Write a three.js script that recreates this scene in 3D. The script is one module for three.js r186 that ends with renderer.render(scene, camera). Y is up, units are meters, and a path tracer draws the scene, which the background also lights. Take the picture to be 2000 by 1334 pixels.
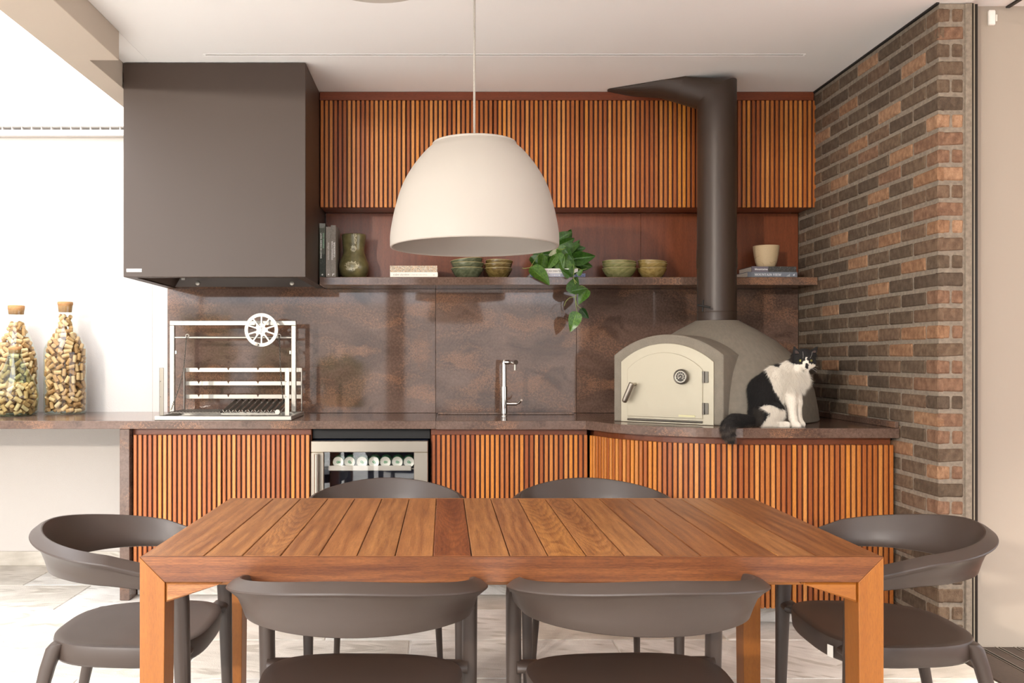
import * as THREE from 'three';
import { mergeGeometries, mergeVertices, toCreasedNormals } from 'three/addons/utils/BufferGeometryUtils.js';
import { RectAreaLightUniformsLib } from 'three/addons/lights/RectAreaLightUniformsLib.js';
import { createNoise2D, createNoise3D } from 'simplex-noise';

// ---------------------------------------------------------------- camera, sky, lamps, exposure
const scene = new THREE.Scene();
RectAreaLightUniformsLib.init();
const W = 2000, H = 1334, FOCAL = 1800;                       // focal length in pixels of the 2000 x 1334 frame
const camera = new THREE.PerspectiveCamera(2 * Math.atan(H / 2 / FOCAL) * 180 / Math.PI, W / H, 0.05, 200);
camera.position.set(0, 1.25, 0);
camera.lookAt(0, 1.25, -10);
camera.setViewOffset(W, H, 133, -35, W, H);                    // architectural shift lens
const renderer = new THREE.WebGLRenderer({ antialias: true });
renderer.toneMapping = THREE.LinearToneMapping;
renderer.toneMappingExposure = 1.55;
renderer.shadowMap.enabled = true;
{ // overcast sky, three times as bright at the zenith as at the horizon
  const w = 64, h = 32, a = new Float32Array(w * h * 4);
  for (let y = 0; y < h; y++) for (let x = 0; x < w; x++) {
    const el = (y + 0.5) / h * 2 - 1, k = el > 0 ? 2.4 + 4.8 * Math.sin(el * Math.PI / 2) : 1.6, i = (y * w + x) * 4;
    a[i] = k * 0.965; a[i + 1] = k * 1.0; a[i + 2] = k * 1.06; a[i + 3] = 1;
  }
  const sky = new THREE.DataTexture(a, w, h, THREE.RGBAFormat, THREE.FloatType);
  sky.mapping = THREE.EquirectangularReflectionMapping; sky.magFilter = THREE.LinearFilter; sky.needsUpdate = true;
  scene.background = sky; scene.environment = sky;
}
const FLOOD = { pos: [-4.1, 2.75, 4.5], aim: [0.4, 1.2, -4.8], power: 80 };   // garden floodlight, lit in its builder below

// ---------------------------------------------------------------- random, noise, helpers
let seedState = 12345;
const rnd = () => { seedState = (seedState + 0x6d2b79f5) | 0; let t = Math.imul(seedState ^ (seedState >>> 15), 1 | seedState); t = (t + Math.imul(t ^ (t >>> 7), 61 | t)) ^ t; return ((t ^ (t >>> 14)) >>> 0) / 4294967296; };
const rr = (a, b) => a + (b - a) * rnd();
const N2 = createNoise2D(rnd), N3 = createNoise3D(rnd);
const fbm = (x, y, o = 4) => { let s = 0, a = 0.5, f = 1; for (let i = 0; i < o; i++) { s += a * N2(x * f + i * 17.3, y * f - i * 9.1); a *= 0.5; f *= 2.03; } return s; };
const clamp = (x, a = 0, b = 1) => Math.min(b, Math.max(a, x));
const lerp = (a, b, t) => a + (b - a) * t;
const sstep = (a, b, x) => { const t = clamp((x - a) / (b - a)); return t * t * (3 - 2 * t); };
const mix3 = (a, b, t) => [lerp(a[0], b[0], t), lerp(a[1], b[1], t), lerp(a[2], b[2], t)];
const V = (x, y, z) => new THREE.Vector3(x, y, z);
const taken = new Map();
function numbered(n) { const k = taken.get(n) || 0; taken.set(n, k + 1); return k ? n + '_' + String(k).padStart(3, '0') : n; }
function tag(o, label, category, group) { o.userData.label = label; o.userData.category = category; if (group) o.userData.group = group; return o; }
function thing(name, label, category, pos = [0, 0, 0], turn = 0, group) {
  const o = new THREE.Group(); o.name = numbered(name); o.position.set(...pos); o.rotation.y = turn; scene.add(o);
  return tag(o, label, category, group);
}
function part(name, geo, mat, parent, pos, label) {
  const m = new THREE.Mesh(geo, mat); m.name = name; m.castShadow = m.receiveShadow = true;
  if (pos) m.position.set(...pos);
  if (label) m.userData.label = label;
  parent.add(m); return m;
}
function struct(name, geo, mat, parent = scene, pos) { const m = part(parent === scene ? numbered(name) : name, geo, mat, parent, pos); if (parent === scene) m.userData.kind = 'structure'; return m; }
function copyOf(src, name, label, group, pos, turn) {
  const c = src.clone(); c.name = numbered(name); scene.add(c); c.userData = { ...src.userData, label }; if (group) c.userData.group = group;
  if (pos) c.position.set(...pos); if (turn !== undefined) c.rotation.y = turn; return c;
}
function canvasTex(w, h, draw) { const c = document.createElement('canvas'); c.width = w; c.height = h; draw(c.getContext('2d'), w, h); const t = new THREE.CanvasTexture(c); t.colorSpace = THREE.SRGBColorSpace; return t; }
function tex(w, h, fn, srgb = true, size = [1, 1]) {             // fn(u, v) -> [r, g, b] 0..255; size = metres covered
  const a = new Uint8Array(w * h * 4);
  for (let y = 0; y < h; y++) for (let x = 0; x < w; x++) { const c = fn(x / w, y / h), i = (y * w + x) * 4; a[i] = clamp(c[0], 0, 255); a[i + 1] = clamp(c[1], 0, 255); a[i + 2] = clamp(c[2], 0, 255); a[i + 3] = 255; }
  const t = new THREE.DataTexture(a, w, h); t.magFilter = THREE.LinearFilter; t.wrapS = t.wrapT = THREE.MirroredRepeatWrapping;
  if (srgb) t.colorSpace = THREE.SRGBColorSpace; t.repeat.set(1 / size[0], 1 / size[1]); t.needsUpdate = true; return t;
}
const std = (o) => new THREE.MeshStandardMaterial({ roughness: 0.6, ...o });
const phy = (o) => new THREE.MeshPhysicalMaterial({ roughness: 0.6, ...o });

// ---------------------------------------------------------------- geometry helpers
function fromTris(tris, convexCentre) {
  const p = [];
  for (const [a, b, c] of tris) {
    if (convexCentre) { const n = b.clone().sub(a).cross(c.clone().sub(a)), m = a.clone().add(b).add(c).divideScalar(3).sub(convexCentre); if (n.dot(m) < 0) { p.push(a, c, b); continue; } }
    p.push(a, b, c);
  }
  const g = new THREE.BufferGeometry(); g.setFromPoints(p); g.computeVertexNormals(); return g;
}
function uvBox(g, grain = 'y', off = [0, 0]) {                    // box-projected uv in metres, v along the grain
  if (g.index) g = g.toNonIndexed();
  const p = g.attributes.position, uv = new Float32Array(p.count * 2), G = 'xyz'.indexOf(grain);
  const a = V(), b = V(), c = V(), pt = [0, 0, 0];
  for (let i = 0; i < p.count; i += 3) {
    a.fromBufferAttribute(p, i); b.fromBufferAttribute(p, i + 1); c.fromBufferAttribute(p, i + 2);
    const n = b.clone().sub(a).cross(c.clone().sub(a)).toArray().map(Math.abs), k = n.indexOf(Math.max(...n));
    let vAx = G, uAx; if (k === G) { vAx = (G + 1) % 3; uAx = (G + 2) % 3; } else uAx = 3 - G - k;
    for (let j = 0; j < 3; j++) { pt[0] = p.getX(i + j); pt[1] = p.getY(i + j); pt[2] = p.getZ(i + j); uv[(i + j) * 2] = pt[uAx] + off[0] + k * 0.13; uv[(i + j) * 2 + 1] = pt[vAx] + off[1]; }
  }
  g.setAttribute('uv', new THREE.BufferAttribute(uv, 2)); return g;
}
function cbox(w, h, d, c = 0.002, grain = 'y', off = [0, 0], at) { // chamfered box, 44 triangles
  const X = w / 2, Y = h / 2, Z = d / 2, P = (ax, sx, sy, sz) => V(sx * (X - (ax === 0 ? 0 : c)), sy * (Y - (ax === 1 ? 0 : c)), sz * (Z - (ax === 2 ? 0 : c)));
  const t = [], q = (a, b, e, f) => t.push([a, b, e], [a, e, f]), S = [-1, 1];
  for (const s of S) { q(P(0, s, -1, -1), P(0, s, 1, -1), P(0, s, 1, 1), P(0, s, -1, 1)); q(P(1, -1, s, -1), P(1, 1, s, -1), P(1, 1, s, 1), P(1, -1, s, 1)); q(P(2, -1, -1, s), P(2, 1, -1, s), P(2, 1, 1, s), P(2, -1, 1, s)); }
  for (const s of S) for (const u of S) {
    q(P(0, s, u, -1), P(0, s, u, 1), P(1, s, u, 1), P(1, s, u, -1)); q(P(0, s, -1, u), P(0, s, 1, u), P(2, s, 1, u), P(2, s, -1, u)); q(P(1, -1, s, u), P(1, 1, s, u), P(2, 1, s, u), P(2, -1, s, u));
    for (const v of S) t.push([P(0, s, u, v), P(1, s, u, v), P(2, s, u, v)]);
  }
  const g = uvBox(fromTris(t, V(0, 0, 0)), grain, off); if (at) g.translate(...at); return g;
}
// box given by its two corners
const span = (x0, x1, y0, y1, z0, z1, c = 0.002, grain = 'y', off) => cbox(x1 - x0, y1 - y0, z1 - z0, c, grain, off, [(x0 + x1) / 2, (y0 + y1) / 2, (z0 + z1) / 2]);
function merged(list) { return mergeGeometries(list.map((g) => { g = g.index ? g.toNonIndexed() : g; for (const k of Object.keys(g.attributes)) if (!['position', 'normal', 'uv'].includes(k)) g.deleteAttribute(k); if (!g.attributes.uv) g.setAttribute('uv', new THREE.BufferAttribute(new Float32Array(g.attributes.position.count * 2), 2)); return g; })); }
function lathe(profile, seg = 48, su = 1, sv = 1) { const g = new THREE.LatheGeometry(profile.map(([r, y]) => new THREE.Vector2(r, y)), seg); const uv = g.attributes.uv; for (let i = 0; i < uv.count; i++) uv.setXY(i, uv.getX(i) * su, uv.getY(i) * sv); return g; }
function tube(pts, r, seg = 24, rad = 10, closed = false) { return new THREE.TubeGeometry(new THREE.CatmullRomCurve3(pts.map((p) => V(...p)), closed, 'centripetal'), seg, r, rad, closed); }
function rod(a, b, r, seg = 12, r2 = r) { const A = V(...a), B = V(...b), L = A.distanceTo(B), g = new THREE.CylinderGeometry(r2, r, L, seg); g.translate(0, L / 2, 0); g.applyQuaternion(new THREE.Quaternion().setFromUnitVectors(V(0, 1, 0), B.sub(A).normalize())); g.translate(A.x, A.y, A.z); return g; }
function loft(rings, cap = true, crease = 0.6) {                    // rings: arrays of Vector3, each a closed loop of equal length
  const n = rings[0].length, pos = [], idx = [], uv = [];
  rings.forEach((r, i) => r.forEach((p, j) => { pos.push(p.x, p.y, p.z); uv.push(j / n, i / rings.length); }));
  for (let i = 0; i < rings.length - 1; i++) for (let j = 0; j < n; j++) { const a = i * n + j, b = i * n + (j + 1) % n, c = a + n, d = b + n; idx.push(a, b, d, a, d, c); }
  if (cap) for (const [i, flip] of [[0, 1], [rings.length - 1, 0]]) { const c = rings[i].reduce((s, p) => s.add(p), V(0, 0, 0)).divideScalar(n), k = pos.length / 3; pos.push(c.x, c.y, c.z); uv.push(0.5, 0.5); for (let j = 0; j < n; j++) { const a = i * n + j, b = i * n + (j + 1) % n; flip ? idx.push(k, b, a) : idx.push(k, a, b); } }
  let g = new THREE.BufferGeometry(); g.setAttribute('position', new THREE.Float32BufferAttribute(pos, 3)); g.setAttribute('uv', new THREE.Float32BufferAttribute(uv, 2)); g.setIndex(idx);
  // outward orientation from the signed volume
  let vol = 0; const p = (i) => V(pos[i * 3], pos[i * 3 + 1], pos[i * 3 + 2]); for (let i = 0; i < idx.length; i += 3) vol += p(idx[i]).dot(p(idx[i + 1]).cross(p(idx[i + 2])));
  if (vol < 0) { for (let i = 0; i < idx.length; i += 3) { const t = idx[i]; idx[i] = idx[i + 1]; idx[i + 1] = t; } g.setIndex(idx); }
  g.computeVertexNormals(); return crease ? toCreasedNormals(g, crease) : g.toNonIndexed();
}
function plan(pts, y0, y1, bevel = 0.002, grain = 'x') {            // horizontal slab from a plan outline [x, depth]
  const s = new THREE.Shape(pts.map(([x, d]) => new THREE.Vector2(x, d)));
  const g = new THREE.ExtrudeGeometry(s, { depth: y1 - y0 - 2 * bevel, bevelEnabled: bevel > 0, bevelThickness: bevel, bevelSize: bevel, bevelOffset: -bevel, bevelSegments: 2, curveSegments: 24 });
  g.rotateX(-Math.PI / 2); g.translate(0, y0 + bevel, 0); return uvBox(g, grain);
}
function mesher(field, lo, hi, cell) {                               // surface nets over an sdf: smooth shared vertices
  const nx = Math.ceil((hi[0] - lo[0]) / cell) + 1, ny = Math.ceil((hi[1] - lo[1]) / cell) + 1, nz = Math.ceil((hi[2] - lo[2]) / cell) + 1;
  const f = new Float32Array(nx * ny * nz), id = (x, y, z) => x + nx * (y + ny * z);
  for (let z = 0; z < nz; z++) for (let y = 0; y < ny; y++) for (let x = 0; x < nx; x++) f[id(x, y, z)] = field(lo[0] + x * cell, lo[1] + y * cell, lo[2] + z * cell);
  const vert = new Int32Array(nx * ny * nz).fill(-1), pos = [], idx = [];
  for (let z = 0; z < nz - 1; z++) for (let y = 0; y < ny - 1; y++) for (let x = 0; x < nx - 1; x++) {
    let c = 0, sx = 0, sy = 0, sz = 0; const v = [];
    for (let k = 0; k < 8; k++) v.push(f[id(x + (k & 1), y + ((k >> 1) & 1), z + (k >> 2))]);
    for (let a = 0; a < 8; a++) for (const bit of [1, 2, 4]) { const b = a | bit; if (b === a || (v[a] < 0) === (v[b] < 0)) continue; const t = v[a] / (v[a] - v[b]); sx += (a & 1) + (bit === 1 ? t : 0); sy += ((a >> 1) & 1) + (bit === 2 ? t : 0); sz += (a >> 2) + (bit === 4 ? t : 0); c++; }
    if (c) { vert[id(x, y, z)] = pos.length / 3; pos.push(lo[0] + (x + sx / c) * cell, lo[1] + (y + sy / c) * cell, lo[2] + (z + sz / c) * cell); }
  }
  const step = [1, nx, nx * ny];
  for (let z = 1; z < nz - 1; z++) for (let y = 1; y < ny - 1; y++) for (let x = 1; x < nx - 1; x++) for (let a = 0; a < 3; a++) {
    const i = id(x, y, z), j = i + step[a]; if ((f[i] < 0) === (f[j] < 0)) continue;
    const u = step[(a + 1) % 3], w = step[(a + 2) % 3], q = [vert[i], vert[i - u], vert[i - u - w], vert[i - w]]; if (Math.min(...q) < 0) continue;
    f[i] < 0 ? idx.push(q[0], q[1], q[2], q[0], q[2], q[3]) : idx.push(q[0], q[2], q[1], q[0], q[3], q[2]);
  }
  const g = new THREE.BufferGeometry(); g.setAttribute('position', new THREE.Float32BufferAttribute(pos, 3)); g.setIndex(idx); g.computeVertexNormals(); return g;
}
function extrude(pts, depth, bevel = 0.002, holes = [], seg = 2) {   // outline in x, y; extruded towards +z
  const s = new THREE.Shape(pts.map(([x, y]) => new THREE.Vector2(x, y))); for (const h of holes) s.holes.push(new THREE.Path(h.map(([x, y]) => new THREE.Vector2(x, y))));
  const g = new THREE.ExtrudeGeometry(s, { depth: depth - 2 * bevel, bevelEnabled: bevel > 0, bevelThickness: bevel, bevelSize: bevel, bevelOffset: -bevel, bevelSegments: seg, curveSegments: 24 }); g.translate(0, 0, bevel); return g;
}

// ---------------------------------------------------------------- materials
function woodTex(dark, light, { w = 256, h = 1024, size = [0.1, 1], seed = 0, cathedral = 0, contrast = 1, stripes = 1 } = {}) {
  return tex(w, h, (u, v) => {
    const x = u * size[0], y = v * size[1], wob = 0.006 * N2(y * 2.1 + seed, seed * 3.7) + 0.002 * N2(y * 9 + seed, x * 30);
    let t;
    if (cathedral) { const dx = x - size[0] * 0.5 + wob * 2; t = (y * 7 + dx * dx * 900 * cathedral + 0.35 * fbm(x * 12, y * 2.4 + seed, 3)) * 1.6; } else t = (x + wob) * 95 + 1.6 * fbm(x * 14 + seed, y * 0.9, 3) + 0.6 * fbm(x * 40, y * 3 + seed, 2);
    const saw = t - Math.floor(t), ring = cathedral ? sstep(0, 0.75, saw) * (1 - sstep(0.85, 1, saw)) : 0.5 + 0.5 * Math.sin(t * 2.2);
    const streak = fbm(x * 420 + seed * 5, y * 7, 2), pore = sstep(0.35, 0.75, N2(x * 1100 + seed, y * 36)), broad = fbm(x * 18 + seed, y * 1.1 + seed, 3);
    let k = clamp(0.52 + contrast * (0.26 * (ring - 0.5) * stripes + 0.44 * streak + 0.34 * broad));
    const c = mix3(dark, light, k); return c.map((q) => q * (1 - 0.24 * pore * contrast));
  }, true, size);
}
const PLANKS = [0, 1, 2, 3, 4].map((i) => woodTex([136, 80, 44], [222, 158, 100], { seed: i * 11.3 + 2, cathedral: [0, 0.9, 0, 0.5, 0][i], contrast: [0.95, 1.2, 1.05, 1.15, 0.9][i] }));
const plankMat = (i, c) => std({ map: PLANKS[i], color: c, roughness: 0.42 });
const tableMats = [plankMat(0, 0xd8d4c4), plankMat(1, 0xd2cab6), plankMat(2, 0xd0c8b8), plankMat(3, 0xdcd4b0), plankMat(4, 0xd6cebe), plankMat(2, 0xbcac98), plankMat(0, 0xc6b6a0), plankMat(1, 0xac8c74)];
const legWood = std({ map: woodTex([176, 114, 64], [226, 166, 104], { seed: 71, contrast: 0.6, stripes: 0.6 }), roughness: 0.45, color: 0xbca05a });
const slatTex = woodTex([176, 110, 54], [236, 172, 98], { w: 256, h: 512, size: [0.12, 0.9], seed: 33, contrast: 0.8, stripes: 0.4 });
const slatMats = ['#fbeed8', '#ecd6ba', '#dcbc9c', '#cca486', '#e4c69c', '#fce6ac', '#d4b08c', '#be9474'].map((c) => std({ map: slatTex, color: c, roughness: 0.38 }));
const panelTex = woodTex([116, 62, 38], [166, 100, 66], { w: 512, h: 512, size: [0.5, 0.5], seed: 57, contrast: 0.7, cathedral: 0, stripes: 0.35 });
const panelMat = phy({ map: panelTex, roughness: 0.3, color: 0xdcd0c8 });
const backingMat = std({ map: panelTex, color: 0x8a6a58, roughness: 0.6 });
function stoneTex(w, h, size, seed, warm) {
  return tex(w, h, (u, v) => {
    const x = u * size[0] + seed, y = v * size[1], wx = x + 0.16 * fbm(x * 1.6, y * 2.0, 4), wy = y + 0.08 * fbm(x * 1.7 + 9, y * 2.4, 4) + 0.10 * x;
    const cloud = fbm(wx * 1.9, wy * 3.0, 6), band = fbm(wx * 1.5 - 3, wy * 4.2, 6), fine = N2(x * 330, y * 330), grit = N2(x * 140 + 5, y * 140), mid = fbm(x * 48, y * 48, 4);
    let c = mix3([80, 65, 57], [122, 104, 95], clamp(0.5 + 0.55 * cloud + 0.34 * mid + 0.10 * grit));
    const rust = sstep(-0.02, 0.5, band + 0.34 * mid + 0.16 * grit); c = mix3(c, [164, 122, 92], rust * warm * clamp(0.5 + 0.5 * fine + 0.5 * grit));
    const dark = sstep(0.26, 0.6, fbm(wx * 1.9 + 31, wy * 4.0, 5) + 0.34 * mid); c = mix3(c, [58, 46, 40], dark * 0.45);
    const pit = sstep(0.66, 0.9, N2(x * 130 + 7, y * 170)) * sstep(0.12, 0.42, fbm(x * 4 + 3, y * 6, 3)); c = mix3(c, [28, 22, 18], pit * 0.8);
    return c.map((q) => q * (1 + 0.12 * fine));
  }, true, size);
}
const splashTex = stoneTex(1536, 768, [3.0, 1.5], 2, 0.75), counterTex = stoneTex(1024, 512, [1.2, 0.6], 40, 0.9);
const splashMat = phy({ map: splashTex, roughness: 0.05, color: 0xfff2ea });
const counterMat = phy({ map: counterTex, roughness: 0.12, color: 0xfff4ec, bumpMap: tex(256, 256, () => { const k = 255 * rnd(); return [k, k, k]; }, false, [0.25, 0.25]), bumpScale: 0.00008 });
const noiseBump = (n, f, size, o = 4) => tex(n, n, (u, v) => { const k = 128 + 127 * fbm(u * f, v * f, o); return [k, k, k]; }, false, [size, size]);
const plasterBump = noiseBump(512, 150, 1.0), fineBump = noiseBump(512, 120, 0.3);
const wallWhite = std({ color: 0xd0cac4, roughness: 0.9, bumpMap: plasterBump, bumpScale: 0.0012 });
const ceilWhite = std({ color: 0xf6f4f1, roughness: 0.9 });
const hoodMat = std({ color: 0x3e2f25, roughness: 0.5, bumpMap: noiseBump(256, 4, 1.6, 2), bumpScale: 0.0012 });
const flueMat = std({ color: 0x3c2f26, roughness: 0.4, metalness: 0.1 });
const blackMat = std({ color: 0x161412, roughness: 0.6 });
const steel = std({ color: 0xaaa296, roughness: 0.3, metalness: 1, bumpMap: tex(256, 256, (u, v) => { const k = 128 + 90 * N2(u * 3, v * 160); return [k, k, k]; }, false, [0.3, 0.3]), bumpScale: 0.00006 });
const satin = std({ color: 0xaaa49a, roughness: 0.36, metalness: 0.6 });
const chrome = std({ color: 0xd9d6d0, roughness: 0.06, metalness: 1 });
const darkSteel = std({ color: 0x6f6a62, roughness: 0.35, metalness: 1 });
const doorSteel = std({ color: 0xb4ac98, roughness: 0.38, metalness: 0.5, bumpMap: noiseBump(256, 6, 0.5, 2), bumpScale: 0.0008 });
const chairMat = std({ color: 0x40342d, roughness: 0.42, bumpMap: fineBump, bumpScale: 0.0001 });
const ovenTex = tex(256, 256, (u, v) => { const k = 0.93 + 0.07 * N2(u * 150, v * 150) + 0.05 * fbm(u * 6, v * 6, 3); return [140 * k, 131 * k, 117 * k]; }, true, [0.5, 0.5]);
const ovenMat = std({ map: ovenTex, roughness: 0.95, bumpMap: fineBump, bumpScale: 0.0008 });
const pendantMat = std({ color: 0xb0a89e, roughness: 0.6 });
const tileTexs = [0, 1, 2].map((s) => tex(512, 512, (u, v) => {
  const a = s * 0.5 - 0.35, x = u * Math.cos(a) - v * Math.sin(a), y = u * Math.sin(a) + v * Math.cos(a), cl = fbm(u * 2.4 + s * 7, v * 2.6, 4), st = fbm(x * 26 + s, y * 2.6, 3), cleft = sstep(0.2, 0.5, fbm(x * 9 + s * 3, y * 2, 4)), fine = N2(u * 240, v * 240);
  let c = mix3([196, 191, 182], [230, 226, 219], clamp(0.6 + 0.8 * cl + 0.3 * st)); c = mix3(c, [160, 152, 138], 0.5 * cleft * sstep(-0.1, 0.4, cl + 0.3)); return c.map((q) => q * (1 + 0.03 * fine));
}, true, [0.9, 0.9]));
const tileMats = tileTexs.flatMap((t) => [std({ map: t, roughness: 0.62, color: 0xffffff, bumpMap: plasterBump, bumpScale: 0.002 }), std({ map: t, roughness: 0.62, color: 0xf0ece6, bumpMap: plasterBump, bumpScale: 0.002 })]);
const groutMat = std({ color: 0xd2cec6, roughness: 0.95 });
const mortarTex = tex(256, 256, (u, v) => { const k = 0.9 + 0.14 * fbm(u * 12, v * 12, 3) + 0.06 * N2(u * 120, v * 120); return [156 * k, 142 * k, 125 * k]; }, true, [0.4, 0.4]);
const mortarMat = std({ map: mortarTex, roughness: 1, bumpMap: fineBump, bumpScale: 0.002 });
const brickTex = tex(512, 512, (u, v) => { const m = fbm(u * 9, v * 12, 4), f = N2(u * 170, v * 170), s = sstep(0.25, 0.6, fbm(u * 30 + 4, v * 26, 3)); let c = mix3([176, 160, 148], [236, 226, 216], clamp(0.5 + 0.8 * m)); c = mix3(c, [240, 196, 160], 0.22 * s); return c.map((q) => q * (1 + 0.12 * f)); }, true, [0.5, 0.5]);
const brickBump = tex(512, 512, (u, v) => { const w = fbm(u * 10, v * 10, 3), k = 128 + 110 * fbm(u * 24 + v * 9 + w * 3, v * 13 + w * 2, 4); return [k, k, k]; }, false, [0.5, 0.5]);
const brickMats = ['#756858', '#7b6c5b', '#6f6252', '#82715e', '#86725f', '#6a5e50'].map((c) => std({ map: brickTex, color: c, roughness: 0.9, bumpMap: brickBump, bumpScale: 0.003 }));
const brickOrange = ['#b69476', '#ae8b6d', '#be9d80'].map((c) => std({ map: brickTex, color: c, roughness: 0.9, bumpMap: brickBump, bumpScale: 0.0025 }));
const brickRed = std({ map: brickTex, color: '#9a7c66', roughness: 0.9, bumpMap: brickBump, bumpScale: 0.003 });
const glassPane = phy({ color: 0xffffff, roughness: 0.02, transmission: 1, ior: 1.5 });

// ---------------------------------------------------------------- the setting
const CEIL = 2.77;
{ // floor: rough quartzite tiles with recessed joints, plain paving beyond the tiles in view
  const f = struct('floor', span(-9, 2.15, -0.12, -0.004, -5.6, 3.6, 0.001, 'x'), groutMat);
  const geos = [[0, 0], [0.37, 0.2], [0.1, 0.5], [0.6, 0.33]].map((o) => cbox(0.894, 0.02, 0.491, 0.003, 'x', o));
  for (let r = 0; r < 8; r++) for (let c = -1; c < 7; c++) {
    const x = -3.75 + c * 0.9 + (r % 2 ? 0.45 : 0.07), z = -5.352 + r * 0.497; if (x > 2.2) continue;
    const w = Math.min(0.894, 2.146 - (x - 0.447)), t = part('tile', w > 0.89 ? geos[(r * 3 + c + 8) % 4] : cbox(Math.max(w, 0.05), 0.02, 0.491, 0.003, 'x', [0.2, 0.1 * r]), tileMats[Math.floor(rnd() * 6)], f, [w > 0.89 ? x : x - 0.447 + Math.max(w, 0.05) / 2, -0.0105 + rr(-0.0007, 0.0007), z]);
    if (w <= 0.05) f.remove(t);
  }
  part('paving', merged([span(-9, -4.28, -0.01, 0, -5.6, 3.6, 0.001, 'x'), span(-4.2, 2.146, -0.01, 0, -1.62, 3.6, 0.001, 'x')]), tileMats[0], f);
  struct('ground', span(-30, 30, -0.3, -0.13, -30, 30, 0.001), std({ color: 0xb4b2ac, roughness: 1 }));
}
struct('wall_garden_end', span(-9, 7.2, -0.13, 2.4, 8.0, 8.2, 0.002, 'x'), wallWhite);
struct('wall_garden_side', span(-3.9, -3.7, -0.13, 5.2, -5.6, -0.6, 0.002, 'z'), wallWhite);
struct('wall_back', span(-1.77, 2.4, 0, 2.95, -5.8, -5.6, 0.002, 'x'), wallWhite);
{ // garden boundary wall, coping, slit with little posts, and the taller wall over it
  struct('wall_left', span(-9, -1.7702, 0, 2.597, -5.8, -5.6, 0.002, 'x'), wallWhite);
  struct('trim_1', span(-9, -1.66, 2.597, 2.634, -5.8, -5.55, 0.003, 'x'), wallWhite);
  const u = struct('wall_upper', span(-9, -1.77, 2.671, 4.6, -5.85, -5.62, 0.002, 'x'), wallWhite);
  const slit = struct('trim_2', span(-9, -1.77, 2.634, 2.671, -5.85, -5.70, 0.001, 'x'), std({ color: 0x6d5d4a, roughness: 0.8 }));
  part('dark_panel', merged([span(-2.22, -2.15, 2.636, 2.669, -5.70, -5.69, 0.001), span(-2.68, -2.6, 2.636, 2.669, -5.70, -5.69, 0.001)]), blackMat, slit);
  const g = cbox(0.006, 0.036, 0.02, 0.001);
  for (let i = 0; i < 18; i++) part('post', g, wallWhite, slit, [-1.86 - i * 0.06, 2.6525, -5.64]);
  const b = struct('baseboard_left', span(-9, -1.69, 0, 0.006, -5.6, -5.589, 0.001, 'x'), groutMat);
  const t = [0, 0.3].map((o) => cbox(0.594, 0.086, 0.012, 0.002, 'x', [o, 0.1]));
  for (let i = 0; i < 5; i++) part('tile', t[i % 2], tileMats[(i * 2 + 1) % 6], b, [-1.99 - i * 0.6 - 0.03, 0.043, -5.592]);
}
{ // plaster ceiling over the terrace, its edge beam and the post at the far edge
  struct('ceiling', merged([span(-1.508, 2.25, CEIL, 2.95, -5.6, 1.0, 0.001), span(-1.6445, -1.5085, CEIL, 2.95, -5.6, -4.281, 0.001)]), ceilWhite);
  struct('beam', merged([span(-1.766, -1.5085, 2.639, 2.95, -4.28, 1.0, 0.002), span(-1.766, -1.645, 2.639, 2.95, -5.6, -4.281, 0.001)]), std({ color: 0xc0b2a2, roughness: 0.9 }));
  struct('trim_3', span(2.096, 2.108, CEIL - 0.009, CEIL, -5.46, -3.92, 0.001), blackMat);
  struct('pillar', span(-0.731, -0.503, 0, CEIL, 0.75, 0.97, 0.004), std({ color: 0x6a5f54, roughness: 0.9 }));
  const p = thing('ceiling_slot', 'long thin white linear slot profile set flush in the ceiling', 'air slot', [0.3015, CEIL, -4.598]);
  part('profile', merged([cbox(3.0, 0.004, 0.008, 0.0015, 'x', [0, 0], [0, -0.002, -0.008]), cbox(3.0, 0.002, 0.004, 0.0008, 'x', [0, 0], [0, -0.001, 0.010])]), ceilWhite, p);
  part('slot', cbox(2.98, 0.004, 0.008, 0.001, 'x', [0, 0], [0, -0.001, 0.003]), std({ color: 0x8c8278, roughness: 0.8 }), p);
  const s = thing('ceiling_speaker', 'round flat grey ceiling speaker at the top edge of the picture', 'speaker', [-0.267, CEIL, -3.69]);
  part('frame', lathe([[0.001, -0.001], [0.235, -0.001], [0.243, -0.005], [0.247, -0.001], [0.247, 0]], 64), ceilWhite, s);
  part('grille', lathe([[0.001, -0.004], [0.232, -0.004], [0.234, -0.001]], 64), std({ color: 0xc4bcb2, roughness: 0.9 }), s);
}
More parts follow.
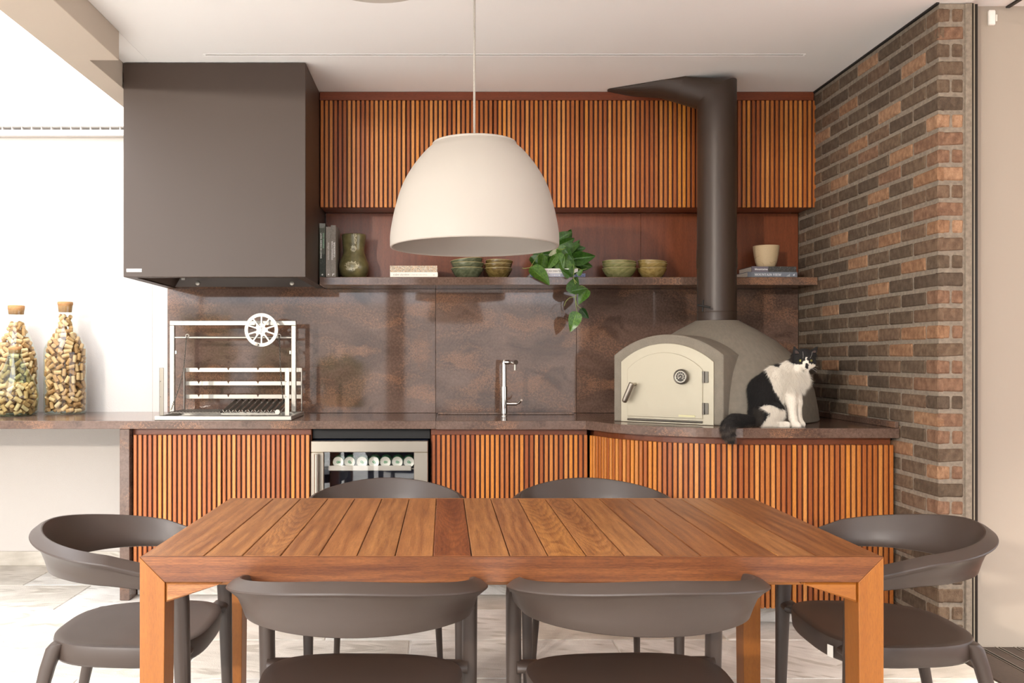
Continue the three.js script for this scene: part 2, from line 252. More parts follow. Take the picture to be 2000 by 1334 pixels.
{ // brick slip wall on the right: every slip is its own piece standing 6 mm out of the mortar
  const XW = 2.104, ZF = -3.925, P = 0.075, BH = 0.0555;
  const wall = struct('wall_right', merged([span(XW + 0.006, 2.249, 0, CEIL - 0.002, -5.6, ZF - 0.006, 0.002, 'x'), span(2.222, 2.249, 0, CEIL - 0.002, ZF - 0.006, ZF + 0.0015, 0.003)]), mortarMat);
  // o = orange, r = reddish, by course from the top; first letter is the slip at the corner
  const map = { 1: '...o', 3: '.o..o', 4: '.....o', 5: '..o', 6: '...o', 7: 'o..r', 8: 'ro..o', 9: 'r.r', 10: 'o.o', 12: 'r...o', 13: 'o.o', 14: '...o', 15: '.o', 16: '..o', 17: 'r....o', 19: 'oo.o', 20: '.o', 21: 'r....o', 22: 'r..o', 24: 'o..o', 25: 'r', 26: '.o', 27: 'o', 29: 'r' };
  const frontTone = { 10: 'o', 12: 'r', 13: 'o', 19: 'r', 24: 'r', 25: 'r', 27: 'r', 9: 'r', 2: 'r' };
  const rough = (g, k) => { const p = g.attributes.position; for (let i = 0; i < p.count; i++) { const x = p.getX(i), y = p.getY(i), z = p.getZ(i), n = N3(x * 31 + k * 7, y * 31, z * 31) * 0.003; p.setXYZ(i, x + n * 0.5, y + N3(x * 27, y * 31 + k * 5, z * 29) * 0.0036, z + N3(x * 23, y * 33, z * 21 + k) * 0.0034); } g.computeVertexNormals(); return g; };
  const L = 0.21, HALF = 0.098, mk = (w, n, ax) => [...Array(n)].map((_, k) => rough(ax === 'z' ? cbox(0.03, BH, w, 0.005, 'z', [rr(0, 0.4), rr(0, 0.4)]) : cbox(w, BH, 0.03, 0.005, 'x', [rr(0, 0.4), rr(0, 0.4)]), k));
  const full = mk(L, 6, 'z'), half = mk(HALF, 4, 'z'), fFull = mk(0.108, 3, 'x'), fA = mk(0.052, 3, 'x'), fB = mk(0.047, 3, 'x');
  const tone = (k) => k === 'o' ? brickOrange[Math.floor(rnd() * 3)] : k === 'r' ? brickRed : brickMats[Math.floor(rnd() * 6)];
  for (let r = 1; r <= 36; r++) {
    const y = 2.7165 - P * (r - 1), isHalf = r % 2 === 1, codes = map[r] || '';
    let z = ZF, i = 0; const cm = tone(codes[0]);
    while (z > -5.46) {
      const w = i === 0 && isHalf ? HALF : L, end = Math.max(z - w, -5.475), seen = y > 0.86 || z > -4.35;
      if (seen && z - end > 0.02) part('brick', w - (z - end) > 0.001 ? rough(cbox(0.03, BH, z - end, 0.005, 'z', [rr(0, 0.4), 0.1]), r) : (w === L ? full[Math.floor(rnd() * 6)] : half[Math.floor(rnd() * 4)]), i === 0 ? cm : tone(codes[i]), wall, [XW + 0.015 + rr(-0.0015, 0.0015), y, (z + end) / 2]);
      z = end - 0.012; i++;
    }
    const ft = frontTone[r] ? tone(frontTone[r]) : cm;
    if (!isHalf) part('brick', fFull[r % 3], ft, wall, [XW + 0.0555, y, ZF - 0.016]);
    else { part('brick', fA[r % 3], cm, wall, [XW + 0.0275, y, ZF - 0.016]); part('brick', fB[r % 3], ft, wall, [XW + 0.0860, y, ZF - 0.016]); }
  }
}
{ // sliding door opening on the right: jamb, threshold with tracks, plain wall of the room beyond
  const d = struct('door_1', span(2.25, 2.2600, 0.004, CEIL, -3.99, -3.93, 0.001), std({ color: 0x2c2620, roughness: 0.4, metalness: 0.5 }));
  part('jamb_profile', span(2.267, 2.283, 0.004, CEIL, -3.99, -3.94, 0.001), d.material, d);
  part('seal', merged([span(2.2604, 2.2666, 0.004, CEIL, -3.985, -3.934, 0.0005), span(2.2465, 2.2498, 0.004, CEIL, -3.985, -3.926, 0.0005)]), std({ color: 0xa89c84, roughness: 0.6 }), d);
  part('head_track', merged([span(2.45, 2.468, CEIL + 0.012, CEIL + 0.02, -4.02, 4, 0.001), span(2.55, 2.568, CEIL + 0.012, CEIL + 0.02, -4.02, 4, 0.001)]), d.material, d);
  const st = std({ map: counterTex, color: 0x9c968e, roughness: 0.5 });
  const th = struct('threshold', span(2.151, 2.74, -0.1, -0.006, -4.02, 9, 0.001, 'z'), blackMat);
  for (const [a, b] of [[2.151, 2.312], [2.334, 2.39], [2.412, 2.47], [2.492, 2.74]]) part('stone_strip', span(a, b, -0.02, 0.002, -4.0, 9, 0.002, 'z'), st, th);
  for (const x of [2.323, 2.401, 2.481]) part('rail', merged([span(x - 0.010, x - 0.006, -0.01, 0.004, -4.0, 9, 0.0008), span(x + 0.006, x + 0.010, -0.01, 0.004, -4.0, 9, 0.0008)]), std({ color: 0xb0aaa0, roughness: 0.35, metalness: 0.9 }), th);
  const beige = std({ color: 0xaa9e90, roughness: 0.92 });
  struct('wall_interior', span(2.2835, 7, -0.12, 2.95, -4.2, -4.02, 0.001, 'x'), beige);
  struct('wall_far', merged([span(7, 7.2, -0.1, 0.5, -4.2, 5, 0.001), span(7, 7.2, 2.6, 2.95, -4.2, 5, 0.001), span(7, 7.2, 0.5, 2.6, -4.2, -3.9, 0.001), span(7, 7.2, 0.5, 2.6, 0.2, 0.5, 0.001)]), beige);
  struct('wall_end', span(2.3, 7, -0.1, 2.95, 4.6, 4.8, 0.001), std({ color: 0x4a3c32, roughness: 0.8 }));
  struct('ceiling_interior', span(2.251, 7, CEIL + 0.02, 2.95, -4.02, 4.6, 0.001), ceilWhite);
  struct('floor_interior', span(2.741, 7, -0.1, 0, -4.02, 4.6, 0.001, 'z'), std({ map: panelTex, color: 0xd8d8d4, roughness: 0.4 }));
  const s = thing('door_sensor', 'small white plastic contact sensor high on the beige wall', 'sensor', [2.384, 2.737, -4.02]);
  part('case', cbox(0.03, 0.066, 0.016, 0.004, 'y', [0, 0], [0, 0, 0.008]), std({ color: 0xf0ece4, roughness: 0.5 }), s); part('magnet', cbox(0.008, 0.03, 0.01, 0.002, 'y', [0, 0], [0.022, 0, 0.005]), std({ color: 0xe4dfd4, roughness: 0.5 }), s);
}

// ---------------------------------------------------------------- built-in joinery
const slatCache = new Map();
function slatGeo(h, w = 0.0165) { const k = h.toFixed(3) + w; if (!slatCache.has(k)) slatCache.set(k, [[0, 0], [0.03, 0.21], [0.07, 0.43], [0.013, 0.61], [0.052, 0.13]].map((o) => cbox(w, h, 0.013, 0.0018, 'y', o))); const a = slatCache.get(k); return a[Math.floor(rnd() * a.length)]; }
let slatBias = 0;
const slatMat = () => slatMats[Math.min(7, Math.floor(Math.pow(rnd(), 1.15) * 8))];
function slatDoor(parent, x0, x1, y0, y1, z, pitch, name = 'door') {
  const d = part(name, span(x0 + 0.0015, x1 - 0.0015, y0 + 0.002, y1 - 0.001, z - 0.030, z - 0.013, 0.001), backingMat, parent), n = Math.round((x1 - x0) / pitch), p = (x1 - x0) / n;
  for (let i = 0; i < n; i++) part('slat', slatGeo(y1 - y0), slatMat(), d, [x0 + p * (i + 0.5), (y0 + y1) / 2, z - 0.0068]);
  return d;
}
{ // wall cabinets: two pairs of slatted doors and a third unit that runs behind the flue
  const z = -5.231, y0 = 2.113, y1 = 2.7205, g = 'slatted wooden wall cabinets under the ceiling';
  const unit = (x0, x1, label, doors) => {
    const t = thing('wall_cabinet', label, 'cabinet', [0, 0, 0], 0, g);
    part('carcass', span(x0, x1, y0 + 0.006, y1, -5.47, z - 0.032, 0.002, 'x'), panelMat, t);
    for (const [a, b] of doors) slatDoor(t, a, b, y0, y1, z, 0.0262);
  };
  unit(-0.705, 0.279, 'slatted reddish wood wall cabinet right beside the dark range hood', [[-0.705, -0.215], [-0.215, 0.279]]);
  unit(0.2795, 1.2205, 'slatted wood wall cabinet between the pendant cord and the flue elbow', [[0.2795, 0.77], [0.77, 1.2205]]);
  unit(1.221, 2.118, 'slatted wood wall cabinet behind the flue pipe, reaching the brick wall', [[1.221, 1.665], [1.665, 2.118]]);
  const c = thing('cornice_board', 'plain dark wood fascia board between the wall cabinets and the ceiling', 'fascia');
  part('board', span(-0.705, 2.10, 2.721, CEIL - 0.001, -5.47, -5.229, 0.002, 'x'), std({ map: panelTex, color: 0xd8b8a0, roughness: 0.4 }), c);
  const b = thing('back_panel', 'smooth reddish brown veneer panel behind the shelf', 'wall panel');
  for (let i = 0; i < 3; i++) part('panel', span(-0.70 + i * 0.9345, -0.70 + (i + 1) * 0.9345 - 0.001, 1.7135, 2.117, -5.49, -5.4705 + 0.0, 0.0008, 'y', [0.2 * i, 0.1]), panelMat, b);
}
{ // stone shelf and splashback
  const s = thing('stone_shelf', 'long thin brown stone shelf under the wall cabinets', 'shelf');
  part('slab', merged([span(-0.699, 1.335, 1.668, 1.713, -5.4705, -5.177, 0.002, 'y'), span(1.335, 2.10, 1.668, 1.713, -5.4705, -5.177, 0.002, 'y', [0.3, 0.1])]), counterMat, s);
  const p = thing('splashback', 'polished mottled brown stone splashback behind the grill, tap and oven', 'splashback');
  for (const [a, b, m, off] of [[-1.641, -0.050, splashMat, [0.1, 0]], [-0.048, 0.786, splashMat, [0.16, 0.5]], [0.788, 2.103, splashMat, [0.9, 0.2]]]) part('slab', span(a, b, 0.933, 1.6675, -5.49, -5.4706, 0.0008, 'y', off), m, p);
  part('back_slab', span(-1.641, -0.706, 1.668, 1.9, -5.49, -5.4706, 0.001, 'y', [0.1, 0.3]), splashMat, p);
}
const FACE = [[0.756, 4.80], [0.80, 4.715], [0.864, 4.578], [1.0, 4.433], [1.125, 4.36], [1.2525, 4.311], [1.369, 4.29]];
const faceCurve = new THREE.CatmullRomCurve3(FACE.map(([x, d]) => V(x, 0, -d)), false, 'centripetal');
{ // worktop: two slabs meeting at a joint, the second sweeping forward in a curve; an end panel carries the left end
  const w = thing('worktop', 'brown speckled stone worktop sweeping forward in a curve under the oven', 'worktop');
  part('slab', plan([[-3.69, 5.595], [-3.69, 4.77], [-0.0425, 4.77], [-0.0425, 5.595]], 0.89, 0.932, 0.002, 'y'), counterMat, w);
  const c = faceCurve.getPoints(24).map((p, i, a) => { const q = a[Math.min(i + 1, a.length - 1)], r = a[Math.max(i - 1, 0)], t = q.clone().sub(r).normalize(); return [p.x - t.z * 0.034, -p.z - t.x * 0.034]; });
  c[0] = [0.735, 4.77]; c[1] = [0.757, 4.735]; c[c.length - 1] = [1.38, 4.252];
  part('slab', plan([[-0.0415, 5.595], [-0.0415, 4.77], ...c, [2.10, 4.25], [2.10, 5.595]], 0.887, 0.932, 0.002, 'y'), counterMat, w);
  part('end_panel', span(-1.68, -1.63, 0.001, 0.8895, -5.55, -4.775, 0.002, 'y'), counterMat, w);
  part('upstand', span(2.085, 2.1035, 0.9325, 0.962, -5.46, -4.26, 0.002, 'z'), counterMat, w);
}
{ // base cabinets
  const g = 'slatted wooden base cabinets under the worktop';
  const box = (t, x0, x1, zf) => { part('carcass', merged([span(x0, x1, 0.09, 0.886, -5.58, zf - 0.032, 0.002, 'x')]), panelMat, t); };
  const a = thing('base_cabinet', 'slatted base cabinet left of the glass door drinks cooler', 'cabinet', [0, 0, 0], 0, g);
  box(a, -1.629, -0.695, -4.80); slatDoor(a, -1.622, -1.158, 0.09, 0.857, -4.80, 0.0252); slatDoor(a, -1.158, -0.697, 0.09, 0.857, -4.80, 0.0252);
  const b = thing('base_cabinet', 'slatted base cabinet below the tap, right of the drinks cooler', 'cabinet', [0, 0, 0], 0, g);
  box(b, -0.068, 0.75, -4.80); slatDoor(b, -0.066, 0.342, 0.09, 0.857, -4.80, 0.0252); slatDoor(b, 0.342, 0.752, 0.09, 0.857, -4.80, 0.0252);
  const c = thing('base_cabinet', 'base cabinet with a curved slatted front below the pizza oven', 'cabinet', [0, 0, 0], 0, g);
  const ins = (k) => faceCurve.getPoints(20).map((p, i, q) => { const t = q[Math.min(i + 1, 20)].clone().sub(q[Math.max(i - 1, 0)]).normalize(); return [p.x - t.z * -k * 1, -p.z + t.x * k]; });
  const in1 = ins(0.013), in2 = ins(0.03);
  part('carcass', plan([[0.76, 5.58], ...ins(0.032).map(([x, d]) => [Math.max(x, 0.761), d]), [1.37, 5.58]], 0.09, 0.885, 0.001), panelMat, c);
  const door = part('door', plan([...in1, ...in2.reverse()], 0.092, 0.852, 0.0005), backingMat, c);
  const n = 34; for (let i = 0; i < n; i++) { const u = (i + 0.5) / n, p = faceCurve.getPointAt(u), t = faceCurve.getTangentAt(u), m = part('slat', slatGeo(0.764), slatMat(), door, [p.x + t.z * -0.0068 * -1, 0.473, p.z - t.x * 0.0068]); m.rotation.y = Math.atan2(-t.z, t.x); }
  const e = thing('base_cabinet', 'slatted base cabinet below the cat, next to the brick wall', 'cabinet', [0, 0, 0], 0, g);
  part('carcass', merged([span(1.372, 2.095, 0.09, 0.885, -5.58, -4.322, 0.002, 'x')]), panelMat, e);
  slatDoor(e, 1.372, 1.745, 0.09, 0.852, -4.29, 0.0252); slatDoor(e, 1.745, 2.098, 0.09, 0.852, -4.29, 0.0252);
  struct('plinth', plan([[-1.625, 5.5], [-1.625, 4.89], [0.80, 4.89], [1.0, 4.56], [1.25, 4.4], [2.09, 4.36], [2.09, 5.5]], 0.001, 0.089, 0.002), tileMats[0]);
}
{ // range hood over the grill
  const t = thing('range_hood', 'large boxy dark brown range hood hanging above the grill', 'range hood'), x0 = -1.638, x1 = -0.707, y0 = 1.671, zf = -4.71, zb = -5.46;
  part('front_panel', span(x0, x1, y0, CEIL - 0.004, zf - 0.012, zf, 0.002), hoodMat, t);
  part('side_panel', span(x0, x0 + 0.012, y0, CEIL - 0.004, zb, zf - 0.0125, 0.001), hoodMat, t);
  part('side_panel', span(x1 - 0.012, x1, y0, CEIL - 0.004, zb, zf - 0.0125, 0.001), hoodMat, t);
  part('back_panel', span(x0 + 0.013, x1 - 0.013, y0 + 0.012, CEIL - 0.01, zb, zb + 0.012, 0.001), flueMat, t);
  part('bottom_flange', merged([span(x0 + 0.0125, x0 + 0.05, y0, y0 + 0.006, zb, zf - 0.013, 0.001), span(x1 - 0.05, x1 - 0.0125, y0, y0 + 0.006, zb, zf - 0.013, 0.001), span(x0 + 0.051, x1 - 0.051, y0, y0 + 0.006, zf - 0.05, zf - 0.013, 0.001)]), hoodMat, t);
  part('inner_funnel', loft([[V(x0 + 0.05, y0 + 0.007, zf - 0.05), V(x1 - 0.05, y0 + 0.007, zf - 0.05), V(x1 - 0.05, y0 + 0.007, zb + 0.02), V(x0 + 0.05, y0 + 0.007, zb + 0.02)], [V(x0 + 0.3, y0 + 0.35, zf - 0.2), V(x1 - 0.3, y0 + 0.35, zf - 0.2), V(x1 - 0.3, y0 + 0.35, zb + 0.15), V(x0 + 0.3, y0 + 0.35, zb + 0.15)]], false), flueMat, t);
  for (const x of [-1.427, -0.88]) part('knob', lathe([[0.001, 0.012], [0.011, 0.012], [0.014, 0.008], [0.014, 0]], 20).rotateX(Math.PI / 2), satin, t, [x, 1.692, -5.35], 'small pale round knob under the hood');
  part('bracket', merged([cbox(0.02, 0.03, 0.004, 0.001, 'y', [0, 0], [-1.4, y0 + 0.02, -4.95]), cbox(0.02, 0.012, 0.004, 0.001, 'y', [0, 0], [-0.79, y0 + 0.012, -4.8])]), satin, t);
  const plate = canvasTex(256, 52, (c, w, h) => { c.fillStyle = '#efe9e2'; c.fillRect(0, 0, w, h); c.fillStyle = '#5a4c42'; c.font = 'italic bold 32px sans-serif'; c.fillText('flama', 138, 37); c.fillStyle = '#b9aea4'; c.beginPath(); c.arc(12, 26, 4, 0, 7); c.arc(244, 26, 4, 0, 7); c.fill(); });
  part('name_plate', new THREE.BoxGeometry(0.078, 0.0165, 0.002).translate(-1.583, 1.705, zf + 0.001), std({ map: plate, roughness: 0.5 }), t, undefined, 'small white plate with lettering');
}

// ---------------------------------------------------------------- pizza oven and flue
const arcPts = (hw, spring, peak, n = 24) => { const s = peak - spring, R = (hw * hw + s * s) / (2 * s), a = Math.asin(hw / R), o = []; for (let i = 0; i <= n; i++) { const t = a - 2 * a * i / n; o.push([R * Math.sin(t), peak - R + R * Math.cos(t)]); } return o; };
{
  const o = thing('pizza_oven', 'grey domed plaster pizza oven with a pale steel door on the worktop', 'oven', [1.105, 0.9325, -4.575], -37.4 * Math.PI / 180);
  const arch = (hw, sp, pk, y0 = 0) => [[-hw, y0], [hw, y0], ...arcPts(hw, sp, pk)];
  part('front_arch', extrude(arch(0.2885, 0.339, 0.442), 0.33, 0.008, [], 3).translate(0, 0, -0.33), ovenMat, o);
  const dome = part('dome', lathe([[0.001, 0], [0.505, 0], [0.512, 0.006], [0.505, 0.06], [0.487, 0.16], [0.45, 0.255], [0.39, 0.335], [0.30, 0.415], [0.20, 0.478], [0.135, 0.512], [0.118, 0.522], [0.113, 0.525], [0.001, 0.525]], 72, 6, 2), ovenMat, o, [0.059, 0, -0.517]);
  part('door_frame', extrude(arch(0.2435, 0.305, 0.397), 0.008, 0.002), doorSteel, o, [0, 0.0005, 0.0005]);
  const dr = new THREE.Group(); dr.name = 'door'; dr.position.set(0, 0, 0.0088); o.add(dr);
  part('panel', extrude([[-0.205, 0.03], [0.19, 0.03], ...arcPts(0.1975, 0.268, 0.352).map(([x, y]) => [x - 0.0075, y])], 0.006, 0.0015), doorSteel, dr);
  part('handle', merged([rod([-0.160, 0.192, 0.005], [-0.163, 0.192, 0.045], 0.008), lathe([[0.001, 0], [0.012, 0], [0.0145, 0.003], [0.0145, 0.094], [0.0125, 0.098], [0.0125, 0.104], [0.006, 0.108], [0.001, 0.108]], 24).rotateZ(Math.PI - 0.42).translate(-0.160, 0.199, 0.045).rotateX(0)]), steel, dr, undefined, 'brushed steel bar handle hanging at a slant');
  const dial = canvasTex(256, 256, (c, w) => { c.fillStyle = '#e8e2d2'; c.fillRect(0, 0, w, w); c.fillStyle = '#3a352c'; c.beginPath(); c.arc(128, 128, 112, 0, 7); c.fill(); c.fillStyle = '#efe8d6'; c.strokeStyle = '#efe8d6'; c.font = 'bold 24px sans-serif'; c.textAlign = 'center'; for (let i = 0; i < 9; i++) { const a = Math.PI * (0.78 + 1.44 * i / 8); c.lineWidth = 5; c.beginPath(); c.moveTo(128 + 104 * Math.cos(a), 128 + 104 * Math.sin(a)); c.lineTo(128 + 86 * Math.cos(a), 128 + 86 * Math.sin(a)); c.stroke(); c.fillText(String(i * 50 + 50), 128 + 62 * Math.cos(a), 136 + 62 * Math.sin(a)); } c.lineWidth = 7; c.beginPath(); c.moveTo(128, 128); c.lineTo(70, 170); c.stroke(); c.beginPath(); c.arc(128, 128, 9, 0, 7); c.fill(); });
  const th = part('thermometer', lathe([[0.001, 0], [0.034, 0], [0.037, 0.004], [0.037, 0.022], [0.034, 0.028], [0.029, 0.028], [0.028, 0.023], [0.001, 0.023]], 40).rotateX(Math.PI / 2), darkSteel, dr, [0.089, 0.233, 0.006]);
  part('dial_face', new THREE.CircleGeometry(0.0278, 40), std({ map: dial, roughness: 0.4 }), dr, [0.089, 0.233, 0.0293], 'dark dial face with white numbers');
  for (const y of [0.232, 0.08]) part('hinge', merged([rod([0.196, y - 0.028, 0.008], [0.196, y + 0.028, 0.008], 0.006, 14), cbox(0.022, 0.054, 0.004, 0.001, 'y', [0, 0], [0.208, y, 0.003])]), darkSteel, dr);
  part('bottom_rail', rod([-0.205, 0.014, 0.012], [0.19, 0.014, 0.012], 0.0055, 14), darkSteel, o);
  part('name_plate', extrude([[0.07, 0.036], [0.155, 0.036], [0.155, 0.046], [0.07, 0.046]], 0.002, 0.0005).translate(0, 0, 0.0148), std({ color: 0xc9c39a, roughness: 0.4, metalness: 0.6 }), o);
  const f = thing('flue_pipe', 'dark brown steel flue pipe rising from the oven and bending left into the ceiling', 'flue pipe'), cx = 1.466, cz = -4.95, r = 0.103;
  part('upright_pipe', lathe([[r, 1.456], [r, 1.50], [r + 0.003, 1.502], [r + 0.003, 1.506], [r, 1.508], [r, 1.738], [r + 0.003, 1.741], [r + 0.003, 1.838], [r, 1.841], [r, 2.60]], 48), flueMat, f, [cx, 0, cz]);
  // mitred elbow: the upright ring is carried to the mitre plane, then along the sloping arm and trimmed at the ceiling
  const E = V(cx, 2.675, cz), dir = V(-0.773, 0.407, -0.487).normalize(), up = V(0, 1, 0), mn = up.clone().add(dir).normalize(), rings = [[], [], [], [], []], seg = 48, cut = CEIL - 0.001;
  for (let i = 0; i < seg; i++) {
    const a = i / seg * Math.PI * 2, base = V(cx + r * Math.cos(a), 2.6, cz + r * Math.sin(a)), t = E.clone().sub(base).dot(mn) / up.dot(mn), m = base.clone().addScaledVector(up, t);
    rings[0].push(base); rings[1].push(m.clone());
    [0.17, 0.30, 0.62].forEach((L, k) => rings[k + 2].push(m.clone().addScaledVector(dir, L + E.clone().sub(m).dot(dir))));
  }
  for (const g of rings) for (const p of g) if (p.y > cut) p.y = cut;
  part('elbow', loft(rings.slice(0, 3), false, 0.5), flueMat, f);
  part('sloping_pipe', loft(rings.slice(2), false, 0.5), flueMat, f);
  part('damper_handle', merged([rod([cx - 0.075, 1.53, cz + 0.07], [cx - 0.11, 1.53, cz + 0.13], 0.004, 10), rod([cx - 0.14, 1.535, cz + 0.125], [cx - 0.075, 1.522, cz + 0.137], 0.0055, 10), rod([cx - 0.112, 1.50, cz + 0.125], [cx - 0.108, 1.56, cz + 0.125], 0.004, 10)]), blackMat, f);
}

// ---------------------------------------------------------------- parrilla grill
{
  const t = thing('parrilla_grill', 'pale steel grill frame with a spoked crank wheel, chains and skewer rack', 'grill'), B = 0.9325, zf = -5.21;
  part('base_tray', merged([span(-1.512, -0.796, B, B + 0.021, -4.835, -4.81, 0.002, 'x'), span(-1.512, -0.796, B, B + 0.021, -5.25, -5.23, 0.002, 'x'), span(-0.816, -0.796, B, B + 0.021, -5.229, -4.836, 0.002, 'z'), span(-1.512, -1.492, B, B + 0.021, -5.229, -4.836, 0.002, 'z'), span(-1.491, -0.817, B, B + 0.004, -5.229, -4.836, 0.001, 'x'), span(-1.56, -1.513, B, B + 0.014, -5.24, -5.10, 0.002)]), satin, t);
  part('post', span(-1.547, -1.521, B + 0.0145, 1.4415, zf - 0.013, zf + 0.013, 0.002), satin, t); part('post', span(-0.861, -0.835, B + 0.0215, 1.4415, zf - 0.013, zf + 0.013, 0.002), satin, t);
  part('top_bar', span(-1.547, -0.835, 1.442, 1.4685, zf - 0.013, zf + 0.013, 0.002, 'x'), satin, t);
  part('clip', merged([cbox(0.012, 0.022, 0.012, 0.002, 'y', [0, 0], [-1.514, 1.29, zf]), cbox(0.012, 0.022, 0.012, 0.002, 'y', [0, 0], [-0.868, 1.29, zf])]), satin, t);
  part('axle', merged([rod([-1.521, 1.374, zf], [-0.861, 1.374, zf], 0.007, 16), rod([-1.012, 1.41, zf + 0.014], [-1.012, 1.41, -5.115], 0.012, 16), new THREE.TorusGeometry(0.009, 0.003, 8, 20).translate(-1.448, 1.383, zf + 0.008), new THREE.TorusGeometry(0.009, 0.003, 8, 20).translate(-0.93, 1.383, zf + 0.008)]), satin, t);
  // wheel: rim, hub and five pairs of spokes
  const R = 0.0935, holes = [], n = 10; // alternate wide and narrow windows give the paired spokes
  for (let i = 0; i < n; i++) { const wide = i % 2 === 0, c = Math.PI / 2 + 0.31 + i * Math.PI * 2 / n, hw = (wide ? 0.255 : 0.235), ri = wide ? 0.030 : 0.040, ro = 0.0735, h = []; for (let k = 0; k <= 6; k++) { const a = c - hw + 2 * hw * k / 6; h.push([ro * Math.cos(a), ro * Math.sin(a)]); } for (let k = 0; k <= 4; k++) { const a = c + hw * 0.72 - 2 * hw * 0.72 * k / 4, q = ri - 0.004 * Math.sin(Math.PI * k / 4); h.push([q * Math.cos(a), q * Math.sin(a)]); } holes.push(h); }
  const circ = (r, m = 64) => [...Array(m)].map((_, i) => [r * Math.cos(i / m * Math.PI * 2), r * Math.sin(i / m * Math.PI * 2)]);
  const wh = part('crank_wheel', extrude(circ(R), 0.006, 0.001, holes, 1), satin, t, [-1.012, 1.4135, -5.113]);
  const logo = canvasTex(128, 128, (c) => { c.fillStyle = '#e8e2d8'; c.fillRect(0, 0, 128, 128); c.strokeStyle = '#4c443c'; c.lineWidth = 7; c.lineCap = 'round'; c.beginPath(); c.arc(60, 66, 34, -0.9, -5.4, true); c.stroke(); c.beginPath(); c.moveTo(62, 104); c.lineTo(66, 30); c.stroke(); c.beginPath(); c.arc(76, 46, 22, -2.2, 1.9); c.stroke(); });
  part('emblem', new THREE.CircleGeometry(0.021, 32).translate(0, 0, 0.0064), std({ map: logo, roughness: 0.4, metalness: 0.3 }), wh);
  part('crank_knob', rod([-0.022, -0.082, 0.004], [-0.022, -0.082, 0.03], 0.007, 14), darkSteel, wh);
  const link = new THREE.TorusGeometry(0.0052, 0.0014, 6, 12).scale(0.75, 1.45, 1);
  const chain = (a, mid, b) => { const c = new THREE.CatmullRomCurve3([V(...a), V(...mid), V(...b)]), m = Math.round(c.getLength() / 0.0118), gs = []; for (let i = 0; i < m; i++) { const p = c.getPointAt((i + 0.5) / m), d = c.getTangentAt((i + 0.5) / m), g = link.clone(); if (i % 2) g.rotateY(Math.PI / 2); g.applyQuaternion(new THREE.Quaternion().setFromUnitVectors(V(0, 1, 0), d)); g.translate(p.x, p.y, p.z); gs.push(g); } const k = part('chain', merged(gs), darkSteel, t); k.userData.kind = 'stuff'; };
  chain([-1.452, 1.373, zf + 0.012], [-1.462, 1.16, zf + 0.06], [-1.488, 0.975, -5.03]); chain([-0.928, 1.373, zf + 0.012], [-0.908, 1.17, zf + 0.08], [-0.872, 1.02, -5.0]);
  // skewer rack at the back: three flat bars with notches, and front stands
  const bar = (y0, y1) => { const p = [], x0 = -1.503, x1 = -0.829; p.push([x0, y0], [x1, y0], [x1, y1]); for (let i = 3; i >= 0; i--) { const x = x0 + 0.078 + i * 0.172; p.push([x + 0.009, y1], [x + 0.004, y1 - 0.004], [x + 0.0015, y1 - 0.013], [x - 0.0015, y1 - 0.013], [x - 0.004, y1 - 0.004], [x - 0.009, y1]); } p.push([x0, y1]); return extrude(p, 0.004, 0.0006, [], 1).translate(0, 0, -5.36); };
  for (const [a, b] of [[1.177, 1.201], [1.099, 1.123], [1.022, 1.046]]) part('skewer_bar', bar(a, b), satin, t);
  part('rack_upright', span(-1.5095, -1.5035, B, 1.201, -5.362, -5.34, 0.001), satin, t); part('rack_upright', span(-0.8285, -0.8225, B, 1.201, -5.362, -5.34, 0.001), satin, t);
  const stand = () => merged([cbox(0.022, 0.252, 0.004, 0.001, 'y', [0, 0], [0, 0.126, 0]), cbox(0.004, 0.252, 0.02, 0.001, 'y', [0, 0], [-0.011, 0.126, -0.01]), ...[0.1, 0.18].map((y) => cbox(0.006, 0.004, 0.006, 0.001, 'y', [0, 0], [-0.008, y, 0.004]))]);
  part('stand', stand(), darkSteel, t, [-1.488, B + 0.0215, -4.86]); part('stand', stand(), satin, t, [-0.826, B + 0.0215, -4.86]);
  // flat wavy grate on the left, tilted V-channels on the right
  const g1 = part('flat_grate', merged([span(-1.47, -1.19, 0.962, 0.968, -5.2, -5.19, 0.001), span(-1.47, -1.19, 0.962, 0.968, -4.92, -4.91, 0.001), ...[...Array(16)].map((_, i) => rod([-1.462 + i * 0.0177, 0.967, -5.2], [-1.462 + i * 0.0177, 0.967, -4.91], 0.004, 8))]), darkSteel, t);
  const vs = []; for (let i = 0; i < 9; i++) { const x = -1.165 + i * 0.034, p = [[-0.013, 0.008], [0, -0.008], [0.013, 0.008], [0.010, 0.010], [0, -0.004], [-0.010, 0.010]], ring = (z, y) => p.map(([a, b]) => V(x + a, y + b, z)); vs.push(loft([ring(-4.90, 0.972), ring(-5.2, 1.018)], true, 0.3)); }
  part('channel_grate', merged(vs), darkSteel, t); part('grate_rail', merged([span(-1.185, -0.87, 0.956, 0.964, -4.905, -4.895, 0.001), rod([-1.185, 1.006, -5.2], [-0.87, 1.006, -5.2], 0.005), rod([-1.18, 0.96, -4.9], [-1.18, 1.006, -5.2], 0.005), rod([-0.88, 0.96, -4.9], [-0.88, 1.006, -5.2], 0.005), rod([-0.88, 0.972, -4.89], [-0.88, 0.972, -4.87], 0.013, 14)]), satin, t);
  const plate = canvasTex(256, 32, (c, w, h) => { c.fillStyle = '#e6e0d6'; c.fillRect(0, 0, w, h); c.fillStyle = '#8a7d6e'; c.font = 'italic bold 22px sans-serif'; c.fillText('flama', 130, 24); c.fillStyle = '#4a4038'; c.beginPath(); c.arc(8, 16, 5, 0, 7); c.arc(246, 16, 5, 0, 7); c.fill(); });
